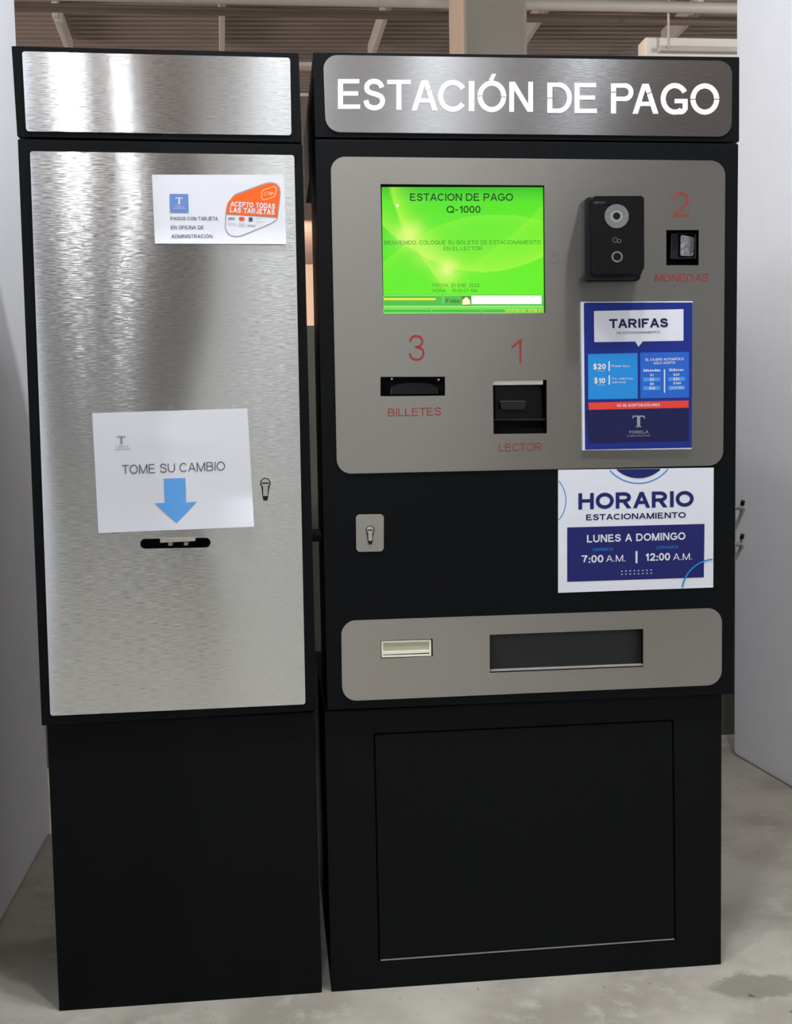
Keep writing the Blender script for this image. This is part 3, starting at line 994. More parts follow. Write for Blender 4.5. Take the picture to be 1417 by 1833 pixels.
# --- display
def screen_image():
    DQ = [Vector(p) for p in quadpts([683.0, 334.7, 972, 335.2, 973.2, 559.8, 686.2, 562])]
    nx, ny = 150, 116
    V, Fc, colr = [], [], []

    def sw(u, v):
        # abstract green desktop: soft yellow-green swooshes on green; display content
        g = Vector((70, 222, 34)).lerp(Vector((104, 244, 28)), min(1, max(0, 0.25 + 0.75 * v + 0.2 * u)))
        if v < 0.12:
            g = g.lerp(Vector((62, 190, 48)), (0.12 - v) / 0.12 * 0.8)

        def edge(d, wid, amt, col):
            nonlocal g
            if d > 0:
                g = g.lerp(Vector(col), amt * math.exp(-d / wid))
        Yl = (206, 255, 60)
        # curve A: falling from the top left towards the lower middle
        xa = 0.045 + 0.46 * (v ** 1.25) - 0.02 * math.sin(3 * v)
        if v < 0.8:
            edge(u - xa, 0.05, 0.55, Yl)
        xb = 0.06 + 0.10 * v + 0.26 * v * v
        if v < 0.42:
            edge(u - xb, 0.07, 0.55, (190, 252, 70))
        # curve B: rising from the left edge to the upper right
        yb = 0.60 - 1.15 * u + 0.95 * u * u - 0.13 * u ** 3
        edge(v - yb, 0.10, 0.38, (170, 255, 50))
        # curve C: lower arc from the left through the bottom to the right
        yc = 0.30 + 1.25 * u - 1.12 * u * u + 0.12 * u ** 3
        edge(yc - v, 0.16, 0.60, (200, 255, 70))
        yd = 0.86 - 0.10 * u - 0.62 * u * u
        if u > 0.38:
            edge(v - yd, 0.12, 0.36, (170, 255, 60))
        for cx, cy, s, a in ((0.145, 0.39, 0.07, 0.75), (0.40, 0.655, 0.075, 0.9), (0.27, 0.53, 0.09, 0.45), (0.20, 0.34, 0.06, 0.5)):
            dd = ((u - cx) ** 2 + ((v - cy) * 0.8) ** 2) / (s * s)
            g = g.lerp(Vector((240, 255, 140)), a * math.exp(-dd))
        return g
    for j in range(ny + 1):
        for i in range(nx + 1):
            u, v = i / nx, j / ny
            p = (DQ[0] * (1 - u) + DQ[1] * u) * (1 - v) + (DQ[3] * (1 - u) + DQ[2] * u) * v
            V.append(at(p.x, p.y, 0.02))
            c = sw(u, v)
            colr.append(srgb(*[min(255, max(0, x)) for x in c]))
    for j in range(ny):
        for i in range(nx):
            a_ = j * (nx + 1) + i
            Fc.append((a_, a_ + 1, a_ + nx + 2, a_ + nx + 1))
    return V, Fc, colr


m = bpy.data.materials.new('display_image')
m.use_nodes = True
bs = m.node_tree.nodes['Principled BSDF']
bs.inputs['Base Color'].default_value = (0.01, 0.01, 0.01, 1)
bs.inputs['Roughness'].default_value = 0.3
ca = m.node_tree.nodes.new('ShaderNodeVertexColor')
ca.layer_name = 'picture'
m.node_tree.links.new(ca.outputs[0], bs.inputs['Emission Color'])
bs.inputs['Emission Strength'].default_value = 0.95
V, Fc, cl = screen_image()
DEPTH = 0.02
scr = obj('display_screen', plate(grow(SCREEN_H, -0.2), 0.0215, 0.05), PLAST, kio)
tag(scr, 'lit green display with welcome text')
org = origin_of(scr)
dm = bpy.data.meshes.new('screen_picture')
dm.from_pydata([tuple(v - org) for v in V], [], Fc)
at_ = dm.color_attributes.new('picture', 'FLOAT_COLOR', 'POINT')
for i, c_ in enumerate(cl):
    at_.data[i].color = c_
dm.materials.append(m)
do = bpy.data.objects.new('screen_picture', dm)
COL.objects.link(do)
do.parent = scr
SY = 0.0195
GD = emit('dark_green_pixels', (4, 60, 14), 1.0)
GM = emit('mid_green_pixels', (52, 132, 20), 1.0)
GL = emit('pale_green_pixels', (150, 246, 110), 1.0)
GB = emit('bar_green_pixels', (72, 188, 56), 1.0)
YE = emit('yellow_pixels', (236, 236, 50), 1.0)
WH = emit('white_pixels', (255, 255, 255), 1.0)
OG = emit('cream_pixels', (250, 244, 190), 1.0)
f5 = fc5
obj('screen_title', join(text('ESTACION DE PAGO', f5(307, 151, 1075, 150, 1075, 207, 307, 207), SY, .17),
                         text('Q-1000', f5(578, 244, 832, 243, 832, 297, 578, 297), SY, .17)), GD, scr)
obj('screen_message', join(text('BIENVENIDO, COLOQUE SU BOLETO DE ESTACIONAMIENTO', f5(113, 503, 1280, 500, 1280, 530, 113, 533), SY, .145),
                           text('EN EL LECTOR', f5(557, 548, 845, 547, 845, 575, 557, 576), SY, .145),
                           text('FECHA: 25 ENE. 2023', f5(477, 824, 822, 823, 822, 849, 477, 850), SY, .145),
                           text('HORA:   10:40:27 AM', f5(475, 864, 806, 863, 806, 886, 475, 888), SY, .145)), GM, scr)


def rect(f, x0, y0, x1, y1):
    return quadpts(rq(f, x0, y0, x1, y1))


obj('status_bar', flats([rect(f5, 107, 905, 1302, 1043)], SY + 0.0003), GB, scr)
frames = []
for (a_, b_, c_, d_) in ((110, 912, 545, 992), (556, 912, 1296, 992), (110, 1012, 460, 1043), (466, 1012, 835, 1043), (842, 1012, 1300, 1043)):
    q = [tuple(f5(*p)) for p in ((a_, b_), (c_, b_), (c_, d_), (a_, d_))]
    frames += band(q + [q[0]], 1.3)
frames += [rect(f5, 110, 996, 1300, 1003)]
obj('status_frame', flats(frames, SY), GL, scr)
obj('folio_field', flats([rect(f5, 765, 915, 1288, 977)], SY - 0.0003), WH, scr)
obj('folio_text', text('Folio', f5(575, 938, 677, 938, 677, 967, 575, 967), SY - 0.0003, .15), GD, scr)
obj('folio_icon', flats([rounded(rq(f5, 690, 917, 760, 988), 3)], SY - 0.0003), GM, scr)
obj('icon_paper', flats([[tuple(f5(*p)) for p in ((697, 945), (727, 922), (753, 945), (757, 980), (695, 982))]], SY - 0.0006), OG, scr)
obj('status_strip', flat(rect(f5, 113, 932, 498, 947), SY - 0.0003), YE, scr)
obj('status_text', text('VERSION 2018.01', f5(1012, 1016, 1296, 1015, 1296, 1037, 1012, 1037), SY - 0.0003, .16), YE, scr)
obj('mouse_pointer', flats([disc(*f5(212, 241), 2.6, 14)], SY - 0.0003), WH, scr)

# --- bill slot
bs_ = obj('bill_slot', plate(grow(BILL_H, -0.1), 0.030, 0.055), DARK, kio)
tag(bs_, 'black banknote slot')
lip = []
pr = [(215, 470), (222, 420), (262, 400), (330, 390), (420, 390), (500, 402), (530, 425), (540, 468)]
obj('slot_lip', plate([tuple(fc8(*p)) for p in pr], 0.004, 0.03), PLAST, bs_, bevel=0.003)
for x, y in ((228, 366), (540, 371)):
    obj('slot_screw', plate(disc(*fc8(x, y), 2.0, 12), 0.008, 0.03), CHROME, bs_)

# --- ticket reader
rd = obj('ticket_reader', plate(grow(READ_H, -0.1), 0.040, 0.055), DARK, kio)
tag(rd, 'black ticket reader mouth')
obj('reader_hood', plate([tuple(fc8(*p)) for p in ((903, 405), (1235, 402), (1250, 640), (903, 640))], 0.022, 0.040), PLAST, rd, bevel=0.004)
obj('reader_shelf', plate([tuple(fc8(*p)) for p in ((905, 634), (1253, 632), (1253, 645), (905, 645))], 0.006, 0.04), PLASTM, rd, bevel=0.001)
obj('reader_rim_glint', plate(quadpts(fc8(902, 377, 1236, 374, 1236, 403, 902, 407)), 0.0, 0.03), DUCTM, rd)  # white metal stands in for the bright reflection on the top inner edge
obj('reader_nozzle', plate(quadpts(fc8(945, 512, 1130, 512, 1118, 575, 960, 575)), 0.008, 0.024), PLASTM, rd, bevel=0.003)

# --- coin slot
cs = obj('coin_slot', plate(grow(COIN_H, -0.1), 0.040, 0.055), DARK, kio)
tag(cs, 'black coin slot')
obj('coin_mouth', plate(quadpts(fc6(920, 400, 1115, 398, 1112, 600, 915, 602)), 0.012, 0.042,
    [quadpts(fc6(975, 412, 1098, 412, 1098, 585, 975, 585))]), PLASTM, cs, bevel=0.002)
obj('coin_chute', plate(rounded(fc6(992, 418, 1093, 436, 1085, 578, 988, 574), 3), 0.016, 0.04), CLEAR, cs, bevel=0.004, seg=3)

# --- lock plate
LP = rounded([636.8, 921, 686.8, 920.3, 686.6, 987, 637.5, 988], 7)
lp = obj('lock_plate', plate(LP, PF, 0.0), ST_TRAY, kio, bevel=0.0005)


def cylinder_lock(cx, cy, k, parent, y):
    """euro profile cylinder lock, seen from the front"""
    o = [(cx + 9.5 * k * math.cos(math.radians(t)), cy + 9.5 * k * math.sin(math.radians(t))) for t in range(140, 401, 10)]
    o += [(cx + 4.8 * k, cy + 26 * k), (cx + 3.4 * k, cy + 31 * k), (cx - 3.4 * k, cy + 31 * k), (cx - 4.8 * k, cy + 26 * k)]
    b_ = obj('lock_cylinder', plate(o, y - 0.0015, y), PLASTM, parent)
    inn = disc(cx, cy - .3 * k, 7.4 * k, 24)
    obj('lock_plug', plate(inn, y - 0.006, y), CHROME, b_, bevel=0.0012)
    obj('lock_body', plate([(cx - 4.3 * k, cy + 5 * k), (cx + 4.6 * k, cy + 5 * k), (cx + 4.2 * k, cy + 23 * k), (cx - 3.8 * k, cy + 23 * k)], y - 0.003, y), CHROME, b_, bevel=0.0006)
    obj('key_slot', plate([(cx - 6.6 * k, cy - 1.2 * k), (cx + 6.6 * k, cy - 1.2 * k), (cx + 6.6 * k, cy + 1.0 * k), (cx - 6.6 * k, cy + 1.0 * k)], y - 0.0064, y - 0.005), DARK, b_)
    return b_


cylinder_lock(662.4, 949, 0.83, lp, PF)

# --- change tray plate
TP = [610.5, 1111.5, 1292, 1088, 1291.5, 1226, 612.5, 1255.5]
tp = obj('tray_faceplate', plate(rounded(TP, 26), PF, 0.0, [quadpts(TRAY_H), quadpts(LABEL_H)]), ST_TRAY, kio, bevel=0.0006)
tag(tp, 'brushed steel lower plate with change opening')
ct = obj('change_tray', plate(grow(TRAY_H, -0.1), 0.018, 0.05), SMOKE, kio)
obj('tray_sill', plate([(877, 1200.5), (1151, 1190), (1151, 1191.6), (877, 1202.2)], 0.004, 0.018), PIPEM, ct)
# label holder
fl6 = C(660, 1120, 10.12)
lh = obj('label_holder', plate(quadpts(fl6(222, 278, 1130, 252, 1132, 548, 232, 580)), -0.001, 0.03,
     [quadpts(fl6(262, 318, 1092, 295, 1092, 440, 262, 466)), quadpts(fl6(258, 528, 1094, 492, 1094, 512, 258, 543))], pocket=0.003), CREAM, kio, bevel=0.0006)
obj('label_insert', plate(quadpts(fl6(264, 320, 1090, 297, 1090, 438, 264, 464)), 0.001, 0.004), CREAMD, lh)
obj('label_shadow_gap', plate(quadpts(fl6(260, 529, 1092, 494, 1092, 511, 260, 541)), 0.0012, 0.003), PLASTM, lh)

# --- two hooks on the far side of the kiosk
for (k, pts, tip) in ((0, [(1306, 909), (1329, 909), (1330, 911), (1316, 943), (1310, 952)], (1328, 900)),
                      (1, [(1306, 975), (1327, 974), (1328, 977), (1318, 995), (1310, 1008)], (1327, 960))):
    Yh = 0.12
    P = [at(x, y, Yh) for x, y in pts]
    hk = obj('side_hook', tube(P, 0.0048, 10), HOOKM, kio)
    t0, t1 = at(tip[0], tip[1], Yh), at(pts[1][0] - 1, pts[1][1], Yh)
    hs = obj('hook_stem', tube([t0, t1], 0.003, 10), HOOKM, hk)
    obj('hook_tip', tube([t0 + Vector((0, -0.004, 0.004)), t0 + Vector((0, 0, -0.004))], 0.0042, 10), DARK, hk)

# =================================================================== VIDEO INTERCOM
iy = -0.055
ic = thing('video_intercom', at(1095, 503, -0.02), 'black box-shaped video intercom with round grey camera ring, beside the green screen', 'intercom')
obj('back_plate', plate(rounded([1041, 357, 1146, 356, 1146, 503, 1041, 504.5], [8, 8, 8, 12]), PF - 0.02, PF), PLAST, ic, bevel=0.003, seg=3)
obj('housing', plate(rounded([1046, 353, 1149, 352, 1149, 492, 1136, 504, 1050, 504] if False else [1046, 353, 1149, 352.5, 1149, 498, 1046, 500], [9, 9, 14, 9]), PF - 0.042, PF - 0.021), PLASTM, ic, bevel=0.005, seg=3)
fr = obj('front_cover', plate(rounded([1059, 351, 1152.5, 350.5, 1152.8, 489, 1060, 491.5], [7, 7, 13, 7]), PF - iy * -1 - 0.004, PF - 0.0425), PLAST, ic, bevel=0.003, seg=3)
FY = PF + iy - 0.004 - 0.0005


def ringplate(cx, cy, r0, r1, yf, yb):
    return plate(disc(cx, cy, r1, 36), yf, yb, [disc(cx, cy, r0, 36)])


ln = obj('camera_ring', ringplate(1103.6, 387, 11.5, 21.6, FY - 0.001, FY + 0.0006), GLASSW, ic, bevel=0.0006)
obj('lens_collar', ringplate(1103.2, 386.6, 6.6, 11.4, FY - 0.0006, FY + 0.0006), HOOKM, ln)
obj('camera_lens', plate(disc(1103.2, 386.6, 6.6, 28), FY - 0.0008, FY + 0.0006), LENS, ln, bevel=0.0008)
cb = obj('call_button', plate(disc(1104.3, 459.6, 7, 28), FY - 0.0006, FY + 0.0006), PLAST, ic)
obj('button_ring', ringplate(1104.3, 459.6, 7.0, 10, FY - 0.0008, FY + 0.0006), GLASSW, cb)
obj('bell_mark', flats(band(disc(1100.5, 429.5, 4.2, 16), 1.4, True) + band(disc(1108, 431.5, 3.2, 14), 1.4, True), FY), GLYPH, ic)
obj('maker_mark', text('alhua', fc6(345, 168, 425, 165, 425, 183, 345, 186), FY, .14), GLYPH, ic)

# =================================================================== CHANGE CABINET (left machine)
chg = thing('change_cabinet', (0.33, 0.2, 0), 'narrow black cabinet with tall brushed steel door and blank steel header, left of the kiosk', 'change machine')
obj('header_box', plate(rounded([20.5, 82.3, 534.3, 94.5, 539.8, 255, 30.8, 244.5], 2, 2), 0.0, 0.40), BLACK, chg, bevel=0.002)
OUT = rounded([250.8, 964.8, 376.7, 962.5, 376.7, 980, 250.8, 982.5], 8.5, 6)
LB = [31.5, 249, 541, 258.5, 566.5, 1272, 74.5, 1299]
obj('cabinet_body', plate(rounded(LB, 2, 2), 0.0, 0.25, [OUT], pocket=0.05), BLACK, chg, bevel=0.0015)
obj('rear_cabinet', box(0.12, 0.55, 0.25, 0.40, 0.56, 1.58), BLACK, chg, bevel=0.003)
LBASE = [85, 1296, 566, 1270, 573.5, 1773, 104.5, 1814]
bt = [at(px, py, SB) for px, py in quadpts(LBASE)]
x0, x1 = (bt[0].x + bt[3].x) / 2, (bt[1].x + bt[2].x) / 2
obj('plinth', box(x0, x1, SB, 0.40, 0, 0.549), BLACKB, chg, bevel=0.0015)
lh2 = obj('header_faceplate', plate(rounded([39.3, 91.8, 519, 103.2, 521.3, 242, 46.7, 234.5], 5, 4), PF, 0.0), ST_HEADL, chg, bevel=0.0005)
tag(lh2, 'blank brushed steel header plate')
dr = obj('door_faceplate', plate(rounded([53.5, 270.5, 526.5, 277.5, 546.5, 1260.8, 90, 1281.5], 5, 4), PF, 0.0, [OUT]), ST_DOOR, chg, bevel=0.0005)
tag(dr, 'tall brushed steel door plate')
cylinder_lock(474.8, 865, 1.0, dr, PF)
os_ = obj('change_outlet', plate([(p[0], p[1]) for p in OUT], 0.03, 0.05), DARK, chg)
fc4 = C(130, 700, 3.295)
obj('outlet_bracket', join(plate(quadpts(fc4(515, 868, 722, 864, 722, 885, 515, 895)), -0.008, 0.03),
                           plate(quadpts(fc4(560, 893, 588, 892, 588, 912, 562, 914)), 0.0, 0.03),
                           plate(quadpts(fc4(655, 890, 680, 889, 680, 910, 656, 911)), 0.0, 0.03)), PIPEM, os_, bevel=0.0008)

# black coupling between the two machines
a = at(566, 957, 0.16)
o = obj('cable_coupling', box(0.58, 0.622, 0.10, 0.2, a.z - 0.008, a.z + 0.008), PLASTM, bevel=0.003)
tag(o, 'small black coupling bridging the gap between cabinet and kiosk', 'coupling')


# =================================================================== PAPERS AND SIGNS
def sheet(q, Y, yfun, nx=28, ny=22, thick=0.0004):
    P = [Vector(p) for p in quadpts(q)]
    V, Fc = [], []
    for j in range(ny + 1):
        for i in range(nx + 1):
            u, v = i / nx, j / ny
            p = (P[0] * (1 - u) + P[1] * u) * (1 - v) + (P[3] * (1 - u) + P[2] * u) * v
            V.append(at(p.x, p.y, Y + yfun(p.x, p.y)))
    n = len(V)
    V += [v + Vector((0, thick, 0)) for v in V]
    idx = lambda i, j: j * (nx + 1) + i
    for j in range(ny):
        for i in range(nx):
            a_ = (idx(i, j), idx(i + 1, j), idx(i + 1, j + 1), idx(i, j + 1))
            Fc.append(a_)
            Fc.append(tuple(k + n for k in reversed(a_)))
    rim = [idx(i, 0) for i in range(nx)] + [idx(nx, j) for j in range(ny)] + [idx(nx - i, ny) for i in range(nx)] + [idx(0, ny - j) for j in range(ny)]
    for k in range(len(rim)):
        a_, b_ = rim[k], rim[(k + 1) % len(rim)]
        Fc.append((a_, b_, b_ + n, a_ + n))
    return V, Fc


PY = PF - 0.0012                                        # sheets taped onto the steel

# --- TOME SU CAMBIO
def curl1(x, y):
    # lower right corner lifts off the door, lower edge stands a little proud
    t = max(0, (x - 375) / 80) * max(0, (y - 890) / 55)
    b_ = max(0, (y - 880) / 70) ** 2 * 0.003
    mid = 0.0012 * math.exp(-((x - 300) / 70) ** 2 - ((y - 790) / 18) ** 2)
    return -0.018 * min(t, 1.6) - b_ - mid


pg = obj('change_notice', sheet(fc4(115, 130, 1030, 102, 1070, 800, 152, 838), PY, curl1), PAPER, smooth=True, split=True)
tag(pg, 'white paper sheet reading TOME SU CAMBIO with a blue arrow, taped on the steel door', 'notice')
PR = PY - 0.0007
obj('notice_heading', text('TOME SU CAMBIO', fc4(290, 437, 897, 415, 898, 468, 292, 490), PR, .10, curl1), INK, pg)
obj('arrow_symbol', flats([[tuple(fc4(*p)) for p in ((537, 517), (664, 513), (667, 585), (540, 590))],
                           [tuple(fc4(*p)) for p in ((540, 590), (667, 585), (668, 657), (543, 660))],
                           [tuple(fc4(*p)) for p in ((485, 662), (543, 660), (668, 657), (730, 652), (612, 778))]], PR, curl1), ARROW, pg)


def serif_t(x0, y0, x1, y1):
    w, h = x1 - x0, y1 - y0
    m_ = (x0 + x1) / 2
    s = w * .12
    return [[(x0, y0 + h * .26), (x0 + w * .04, y0), (x1 - w * .04, y0), (x1, y0 + h * .26), (x1 - w * .07, y0 + h * .26), (x1 - w * .14, y0 + h * .11),
             (x0 + w * .14, y0 + h * .11), (x0 + w * .07, y0 + h * .26)],
            [(m_ - s, y0 + h * .1), (m_ + s, y0 + h * .1), (m_ + s, y1 - h * .07), (m_ - s, y1 - h * .07)],
            [(m_ - w * .25, y1), (m_ - w * .22, y1 - h * .07), (m_ + w * .22, y1 - h * .07), (m_ + w * .25, y1)]]


obj('logo', join(flats(serif_t(*fc4(262, 265, 312, 308)), PR, curl1),
                 text('TORELA', fc4(250, 322, 330, 319, 330, 331, 250, 334), PR, .12, curl1),
                 flats(band([tuple(fc4(246, 345)), tuple(fc4(340, 341))], .8), PR, curl1)), INKL, pg)

# --- card payment notice
fc3 = C(240, 280, 4.428)


def curl2(x, y):
    return -0.004 * max(0, (y - 405) / 32) ** 2 - 0.0006 * math.sin((x - 272) / 240 * 6.28 * 1.5) * max(0, (y - 400) / 37)


pc = obj('card_notice', sheet(fc3(140, 145, 1187, 145, 1205, 695, 165, 690), PY, curl2), PAPER, smooth=True, split=True)
tag(pc, 'small white notice about card payment with an orange badge, top of the steel door', 'notice')
obj('notice_text', join(text('PAGOS CON TARJETA', fc3(288, 478, 664, 478, 664, 506, 290, 506), PR, .15, curl2),
                        text('EN OFICINA DE', fc3(291, 548, 551, 548, 551, 576, 293, 577), PR, .15, curl2),
                        text('ADMINISTRACIÓN.', fc3(293, 619, 627, 619, 628, 646, 294, 647), PR, .15, curl2)), INK, pc)
lg = obj('logo_square', flats([quadpts(fc3(280, 297, 428, 298, 433, 446, 285, 444))], PR, curl2), LOGOB, pc)
obj('logo', join(flats(serif_t(*fc3(328, 325, 385, 378)), PR - 0.0003, curl2),
                 text('TORELA', fc3(318, 391, 398, 391, 398, 403, 318, 403), PR - 0.0003, .12, curl2),
                 flats(band([tuple(fc3(304, 412)), tuple(fc3(412, 412))], .7), PR - 0.0003, curl2)), WHITEP, lg)
bg = [tuple(fc3(*p)) for p in ((722, 562), (728, 440), (742, 368), (800, 300), (1040, 212), (1085, 205), (1125, 215), (1150, 245), (1157, 285),
                              (1152, 340), (1136, 480), (1128, 502), (1085, 530), (850, 628), (805, 634), (760, 624), (735, 598))]
badge = obj('badge', flats(band(bg, 1.3, True), PR, curl2), INKL, pc)
og = [tuple(fc3(*p)) for p in ((731, 455), (735, 400), (750, 362), (775, 330), (808, 306), (1045, 216), (1085, 210), (1122, 219), (1145, 246), (1152, 285),
                              (1148, 345), (1133, 480))]
ob = obj('badge_field', flats([og], PR - 0.0002, curl2), ORANGE, badge)
obj('badge_text', join(text('ACEPTO TODAS', fc3(764, 356, 1118, 374, 1116, 418, 760, 396), PR - 0.0005, .25, curl2),
                       text('LAS TARJETAS', fc3(760, 402, 1115, 421, 1112, 464, 757, 443), PR - 0.0005, .25, curl2)), WHITEP, badge)
ol = [tuple(fc3(*p)) for p in ((1012, 285), (1020, 268), (1105, 238), (1122, 245), (1126, 258), (1118, 310), (1105, 322), (1030, 346), (1014, 340), (1010, 328))]
obj('badge_emblem', join(flats(band(rounded(ol, 2, 3), 1.1, True), PR - 0.0005, curl2),
                         text('Clip', fc3(1028, 285, 1106, 272, 1106, 300, 1028, 310), PR - 0.0005, .11, curl2)), ORANGEL, badge)
obj('card_mark_text', text('VISA', fc3(745, 482, 800, 484, 799, 500, 744, 499), PR - 0.0003, .22, curl2), INK, badge)
obj('card_mark_square', flats([quadpts(fc3(908, 482, 938, 484, 938, 513, 908, 511))], PR - 0.0003, curl2), INK, badge)
obj('card_mark_red', flats([disc(*fc3(846, 493), 3.3, 18)], PR - 0.0003, curl2), REDP, badge)
obj('card_mark_orange', flats([disc(*fc3(862, 494), 3.3, 18)], PR - 0.0002, curl2), ORANGE, badge)
obj('card_mark_lines', flats(band(arc(*fc3(990, 498), 4.5, 2.5, 180, 360, 10), .6) + band([tuple(fc3(968, 514)), tuple(fc3(1016, 516))], .6)
    + band(rounded(rq(fc3, 745, 522, 762, 542), .8, 2), .5, True) + band([tuple(fc3(768, 534)), tuple(fc3(810, 536))], 1.0)
    + band(rounded(rq(fc3, 831, 530, 880, 552), 1, 2), .5, True) + band([tuple(fc3(838, 541)), tuple(fc3(872, 543))], .9)
    + band([tuple(fc3(898, 545)), tuple(fc3(960, 548))], 1.7), PR - 0.0003, curl2), INKL, badge)

# --- TARIFAS board
f7 = C(1010, 520, 5.45)
TY = PF - 0.006
tb = obj('tariff_board', plate(quadpts(f7(165, 110, 1250, 105, 1240, 1548, 180, 1560)), TY, PF), WHITEP, None, bevel=0.0004)
tag(tb, 'blue TARIFAS price board on white backing, at the right of the steel control plate', 'sign')
P1, P2, P3 = TY - 0.0004, TY - 0.0008, TY - 0.0012
obj('blue_field', flats([rounded(f7(188, 118, 1248, 117, 1240, 1533, 200, 1553), [3, 1, 1, 1], 4)], P1), BLUE, tb)
obj('navy_field', flats([quadpts(f7(200, 1172, 1212, 1150, 1210, 1470, 240, 1490))], P1 - 0.0002), NAVYD, tb)
hb = obj('speech_bubble', flats([rounded(f7(287, 200, 1160, 182, 1160, 490, 290, 504), 1, 3), [tuple(f7(*p)) for p in ((688, 497), (765, 494), (722, 549))]], P2), WHITEP, tb)
obj('heading_text', text('TARIFAS', f7(435, 279, 1010, 270, 1012, 358, 437, 368), P3, .225), NAVYD, hb)
obj('subheading_text', text('DE ESTACIONAMIENTO', f7(508, 402, 930, 395, 930, 417, 508, 424), P3, .15), INK, hb)
lb = obj('hourly_field', flats([quadpts(f7(230, 620, 712, 610, 714, 1055, 232, 1063))], P2), CYAN, tb)
obj('hourly_text', join(text('$20', f7(278, 716, 403, 714, 403, 768, 278, 770), P3, .24),
                        text('$10', f7(287, 853, 398, 851, 398, 905, 287, 907), P3, .24),
                        text('Primer hora', f7(460, 727, 633, 725, 633, 747, 460, 749), P3, .13),
                        text('Por cada hora', f7(465, 849, 663, 846, 663, 868, 465, 870), P3, .13),
                        text('adicional', f7(465, 884, 598, 882, 598, 903, 465, 905), P3, .13),
                        text('PESOS', f7(318, 780, 395, 779, 395, 789, 318, 790), P3, .13),
                        text('PESOS', f7(322, 916, 395, 915, 395, 925, 322, 926), P3, .13),
                        flats([quadpts(f7(429, 690, 442, 690, 442, 785, 429, 785)), quadpts(f7(430, 828, 443, 828, 443, 918, 430, 918))], P3)), WHITEP, lb)
rb_ = obj('accepted_field', flats([quadpts(f7(737, 605, 1213, 600, 1214, 1045, 740, 1053))], P2), MIDB, tb)
obj('row_highlight', flats([quadpts(f7(768, 850, 932, 847, 932, 885, 768, 888)), quadpts(f7(768, 934, 932, 931, 932, 970, 768, 973)),
                            quadpts(f7(1013, 846, 1173, 843, 1173, 882, 1013, 885)), quadpts(f7(1013, 931, 1173, 928, 1173, 968, 1013, 971))], P2 - 0.0002), PALEB, rb_)
obj('accepted_text', join(text('EL CAJERO AUTOMÁTICO', f7(790, 662, 1163, 656, 1163, 680, 790, 687), P3, .20),
                          text('SÓLO ACEPTA', f7(870, 697, 1080, 692, 1080, 715, 870, 720), P3, .20),
                          text('Monedas', f7(770, 766, 935, 764, 935, 790, 770, 792), P3, .22),
                          text('Billetes', f7(1023, 762, 1160, 760, 1160, 786, 1023, 788), P3, .22),
                          text('$1', f7(835, 814, 868, 813, 868, 836, 835, 837), P3, .22),
                          text('$2', f7(832, 856, 872, 855, 872, 879, 832, 880), P3, .22),
                          text('$5', f7(832, 900, 872, 899, 872, 922, 832, 923), P3, .22),
                          text('$10', f7(826, 942, 884, 941, 884, 965, 826, 966), P3, .22),
                          text('$20', f7(1060, 810, 1120, 809, 1120, 832, 1060, 833), P3, .22),
                          text('$50', f7(1060, 852, 1120, 851, 1120, 875, 1060, 876), P3, .22),
                          text('$100', f7(1060, 893, 1136, 892, 1136, 915, 1060, 916), P3, .22),
                          text('no de $500', f7(1040, 940, 1158, 938, 1158, 954, 1040, 956), P3, .18),
                          flats([quadpts(f7(969, 770, 981, 770, 981, 998, 969, 998))], P3)), WHITEP, rb_)
rbar = obj('red_strip', flats([quadpts(f7(232, 1094, 1210, 1073, 1210, 1143, 236, 1164))], P2), REDP, tb)
obj('strip_text', text('NO SE ACEPTAN DÓLARES', f7(513, 1109, 928, 1101, 928, 1128, 513, 1136), P3, .20), WHITEP, rbar)
obj('logo', join(flats(serif_t(*f7(660, 1220, 785, 1333)), P3),
                 text('TORELA', f7(625, 1369, 820, 1365, 820, 1393, 625, 1397), P3, .18),
                 text('CORPORATIVO', f7(608, 1411, 838, 1406, 838, 1424, 608, 1429), P3, .13)), INKL, tb)

# --- HORARIO sign, on the black body
f9 = C(960, 820, 3.1007)
HY = -0.0022
hs_ = obj('opening_hours_sign', plate(quadpts(f9(120, 65, 983, 53, 980, 718, 120, 748)), HY, 0.0), WHITEG, None)
tag(hs_, 'white and navy HORARIO opening hours sign stuck on the black kiosk body', 'sign')
Q1, Q2, Q3 = HY - 0.0004, HY - 0.0008, HY - 0.0012


def clip_y(poly, ymin_fun):
    return [(x, max(y, ymin_fun(x))) for x, y in poly]


top = lambda x: 841.2 + (x - 998.7) * (-4.0 / 278.3)
cxy, rr_ = f9(565, -69), 181 / 3.1007
ds = [p for p in disc(cxy[0], cxy[1], rr_, 90) if p[1] > top(p[0]) + .3]
ds.sort(key=lambda p: p[0])
x_a, x_b = ds[0][0], ds[-1][0]
obj('navy_disc', flats([[(x_a, top(x_a) + .3)] + ds + [(x_b, top(x_b) + .3)]], Q1), NAVY, hs_)


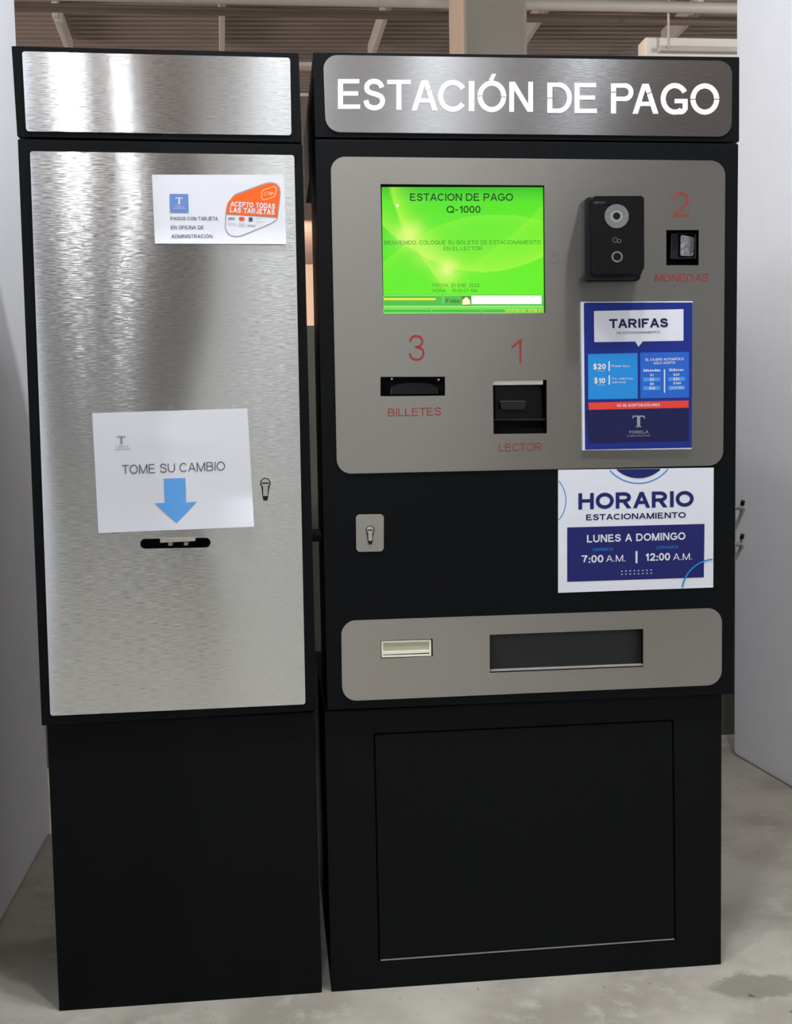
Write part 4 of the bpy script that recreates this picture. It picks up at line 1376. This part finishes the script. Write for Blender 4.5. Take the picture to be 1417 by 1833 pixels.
def ringarc(cx, cy, r, w, keep, n=160):
    a_ = [p for p in arc(cx, cy, r, r, 0, 360, n)]
    run, best = [], []
    for p in a_ + a_:
        if keep(p):
            run.append(p)
        else:
            if len(run) > len(best):
                best = run
            run = []
    return band(best, w)


inside = lambda p: 999.6 < p[0] < 1275.6 and top(p[0]) + .8 < p[1] < 1060 - (p[0] - 998.7) * 9.4 / 277.3 - .6
c1 = f9(565, -68)
c2 = f9(-4, 235)
obj('ring_line', flats(ringarc(c1[0], c1[1], 208 / 3.1007, 1.9, inside), Q1), CYAN, hs_)
obj('ring_line', flats(ringarc(c2[0], c2[1], 167 / 3.1007, 1.5, inside), Q1), CYAN, hs_)
obj('heading_text', text('HORARIO', f9(232, 195, 872, 181, 872, 269, 232, 286), Q1, .225), NAVY, hs_)
obj('subheading_text', text('ESTACIONAMIENTO', f9(275, 313, 828, 299, 828, 331, 275, 346), Q1, .195), NAVYD, hs_)
nb = obj('hours_field', flats([quadpts(f9(170, 385, 932, 365, 928, 662, 170, 687))], Q1), NAVY, hs_)
obj('hours_text', join(text('LUNES A DOMINGO', f9(280, 427, 826, 411, 826, 453, 280, 469), Q2, .20),
                       text('7:00', f9(250, 540, 371, 537, 371, 579, 250, 582), Q2, .20),
                       text('A.M.', f9(385, 540, 492, 537, 492, 573, 385, 576), Q2, .135),
                       text('12:00', f9(603, 529, 741, 525, 741, 568, 603, 571), Q2, .20),
                       text('A.M.', f9(757, 530, 862, 527, 862, 564, 757, 567), Q2, .135),
                       flats([quadpts(f9(549, 516, 560, 516, 560, 583, 549, 583))], Q2),
                       flats([disc(*f9(473 + i * 23.2, 628 + j * 17 - i * .9), 1.5, 8, 1.0) for i in range(8) for j in range(2)], Q2)), WHITEP, nb)
obj('hours_caption', text('ABRIMOS', f9(310, 500, 424, 497, 424, 513, 310, 516), Q2, .135), CYAN, nb)
obj('hours_caption', text('CERAMOS', f9(665, 489, 787, 485, 787, 501, 665, 505), Q2, .135), CYAN, nb)
c3 = f9(990, 746)
obj('corner_ring', flats(ringarc(c3[0], c3[1], 184 / 3.1007, 2.6, inside), Q3), CYAN, hs_)
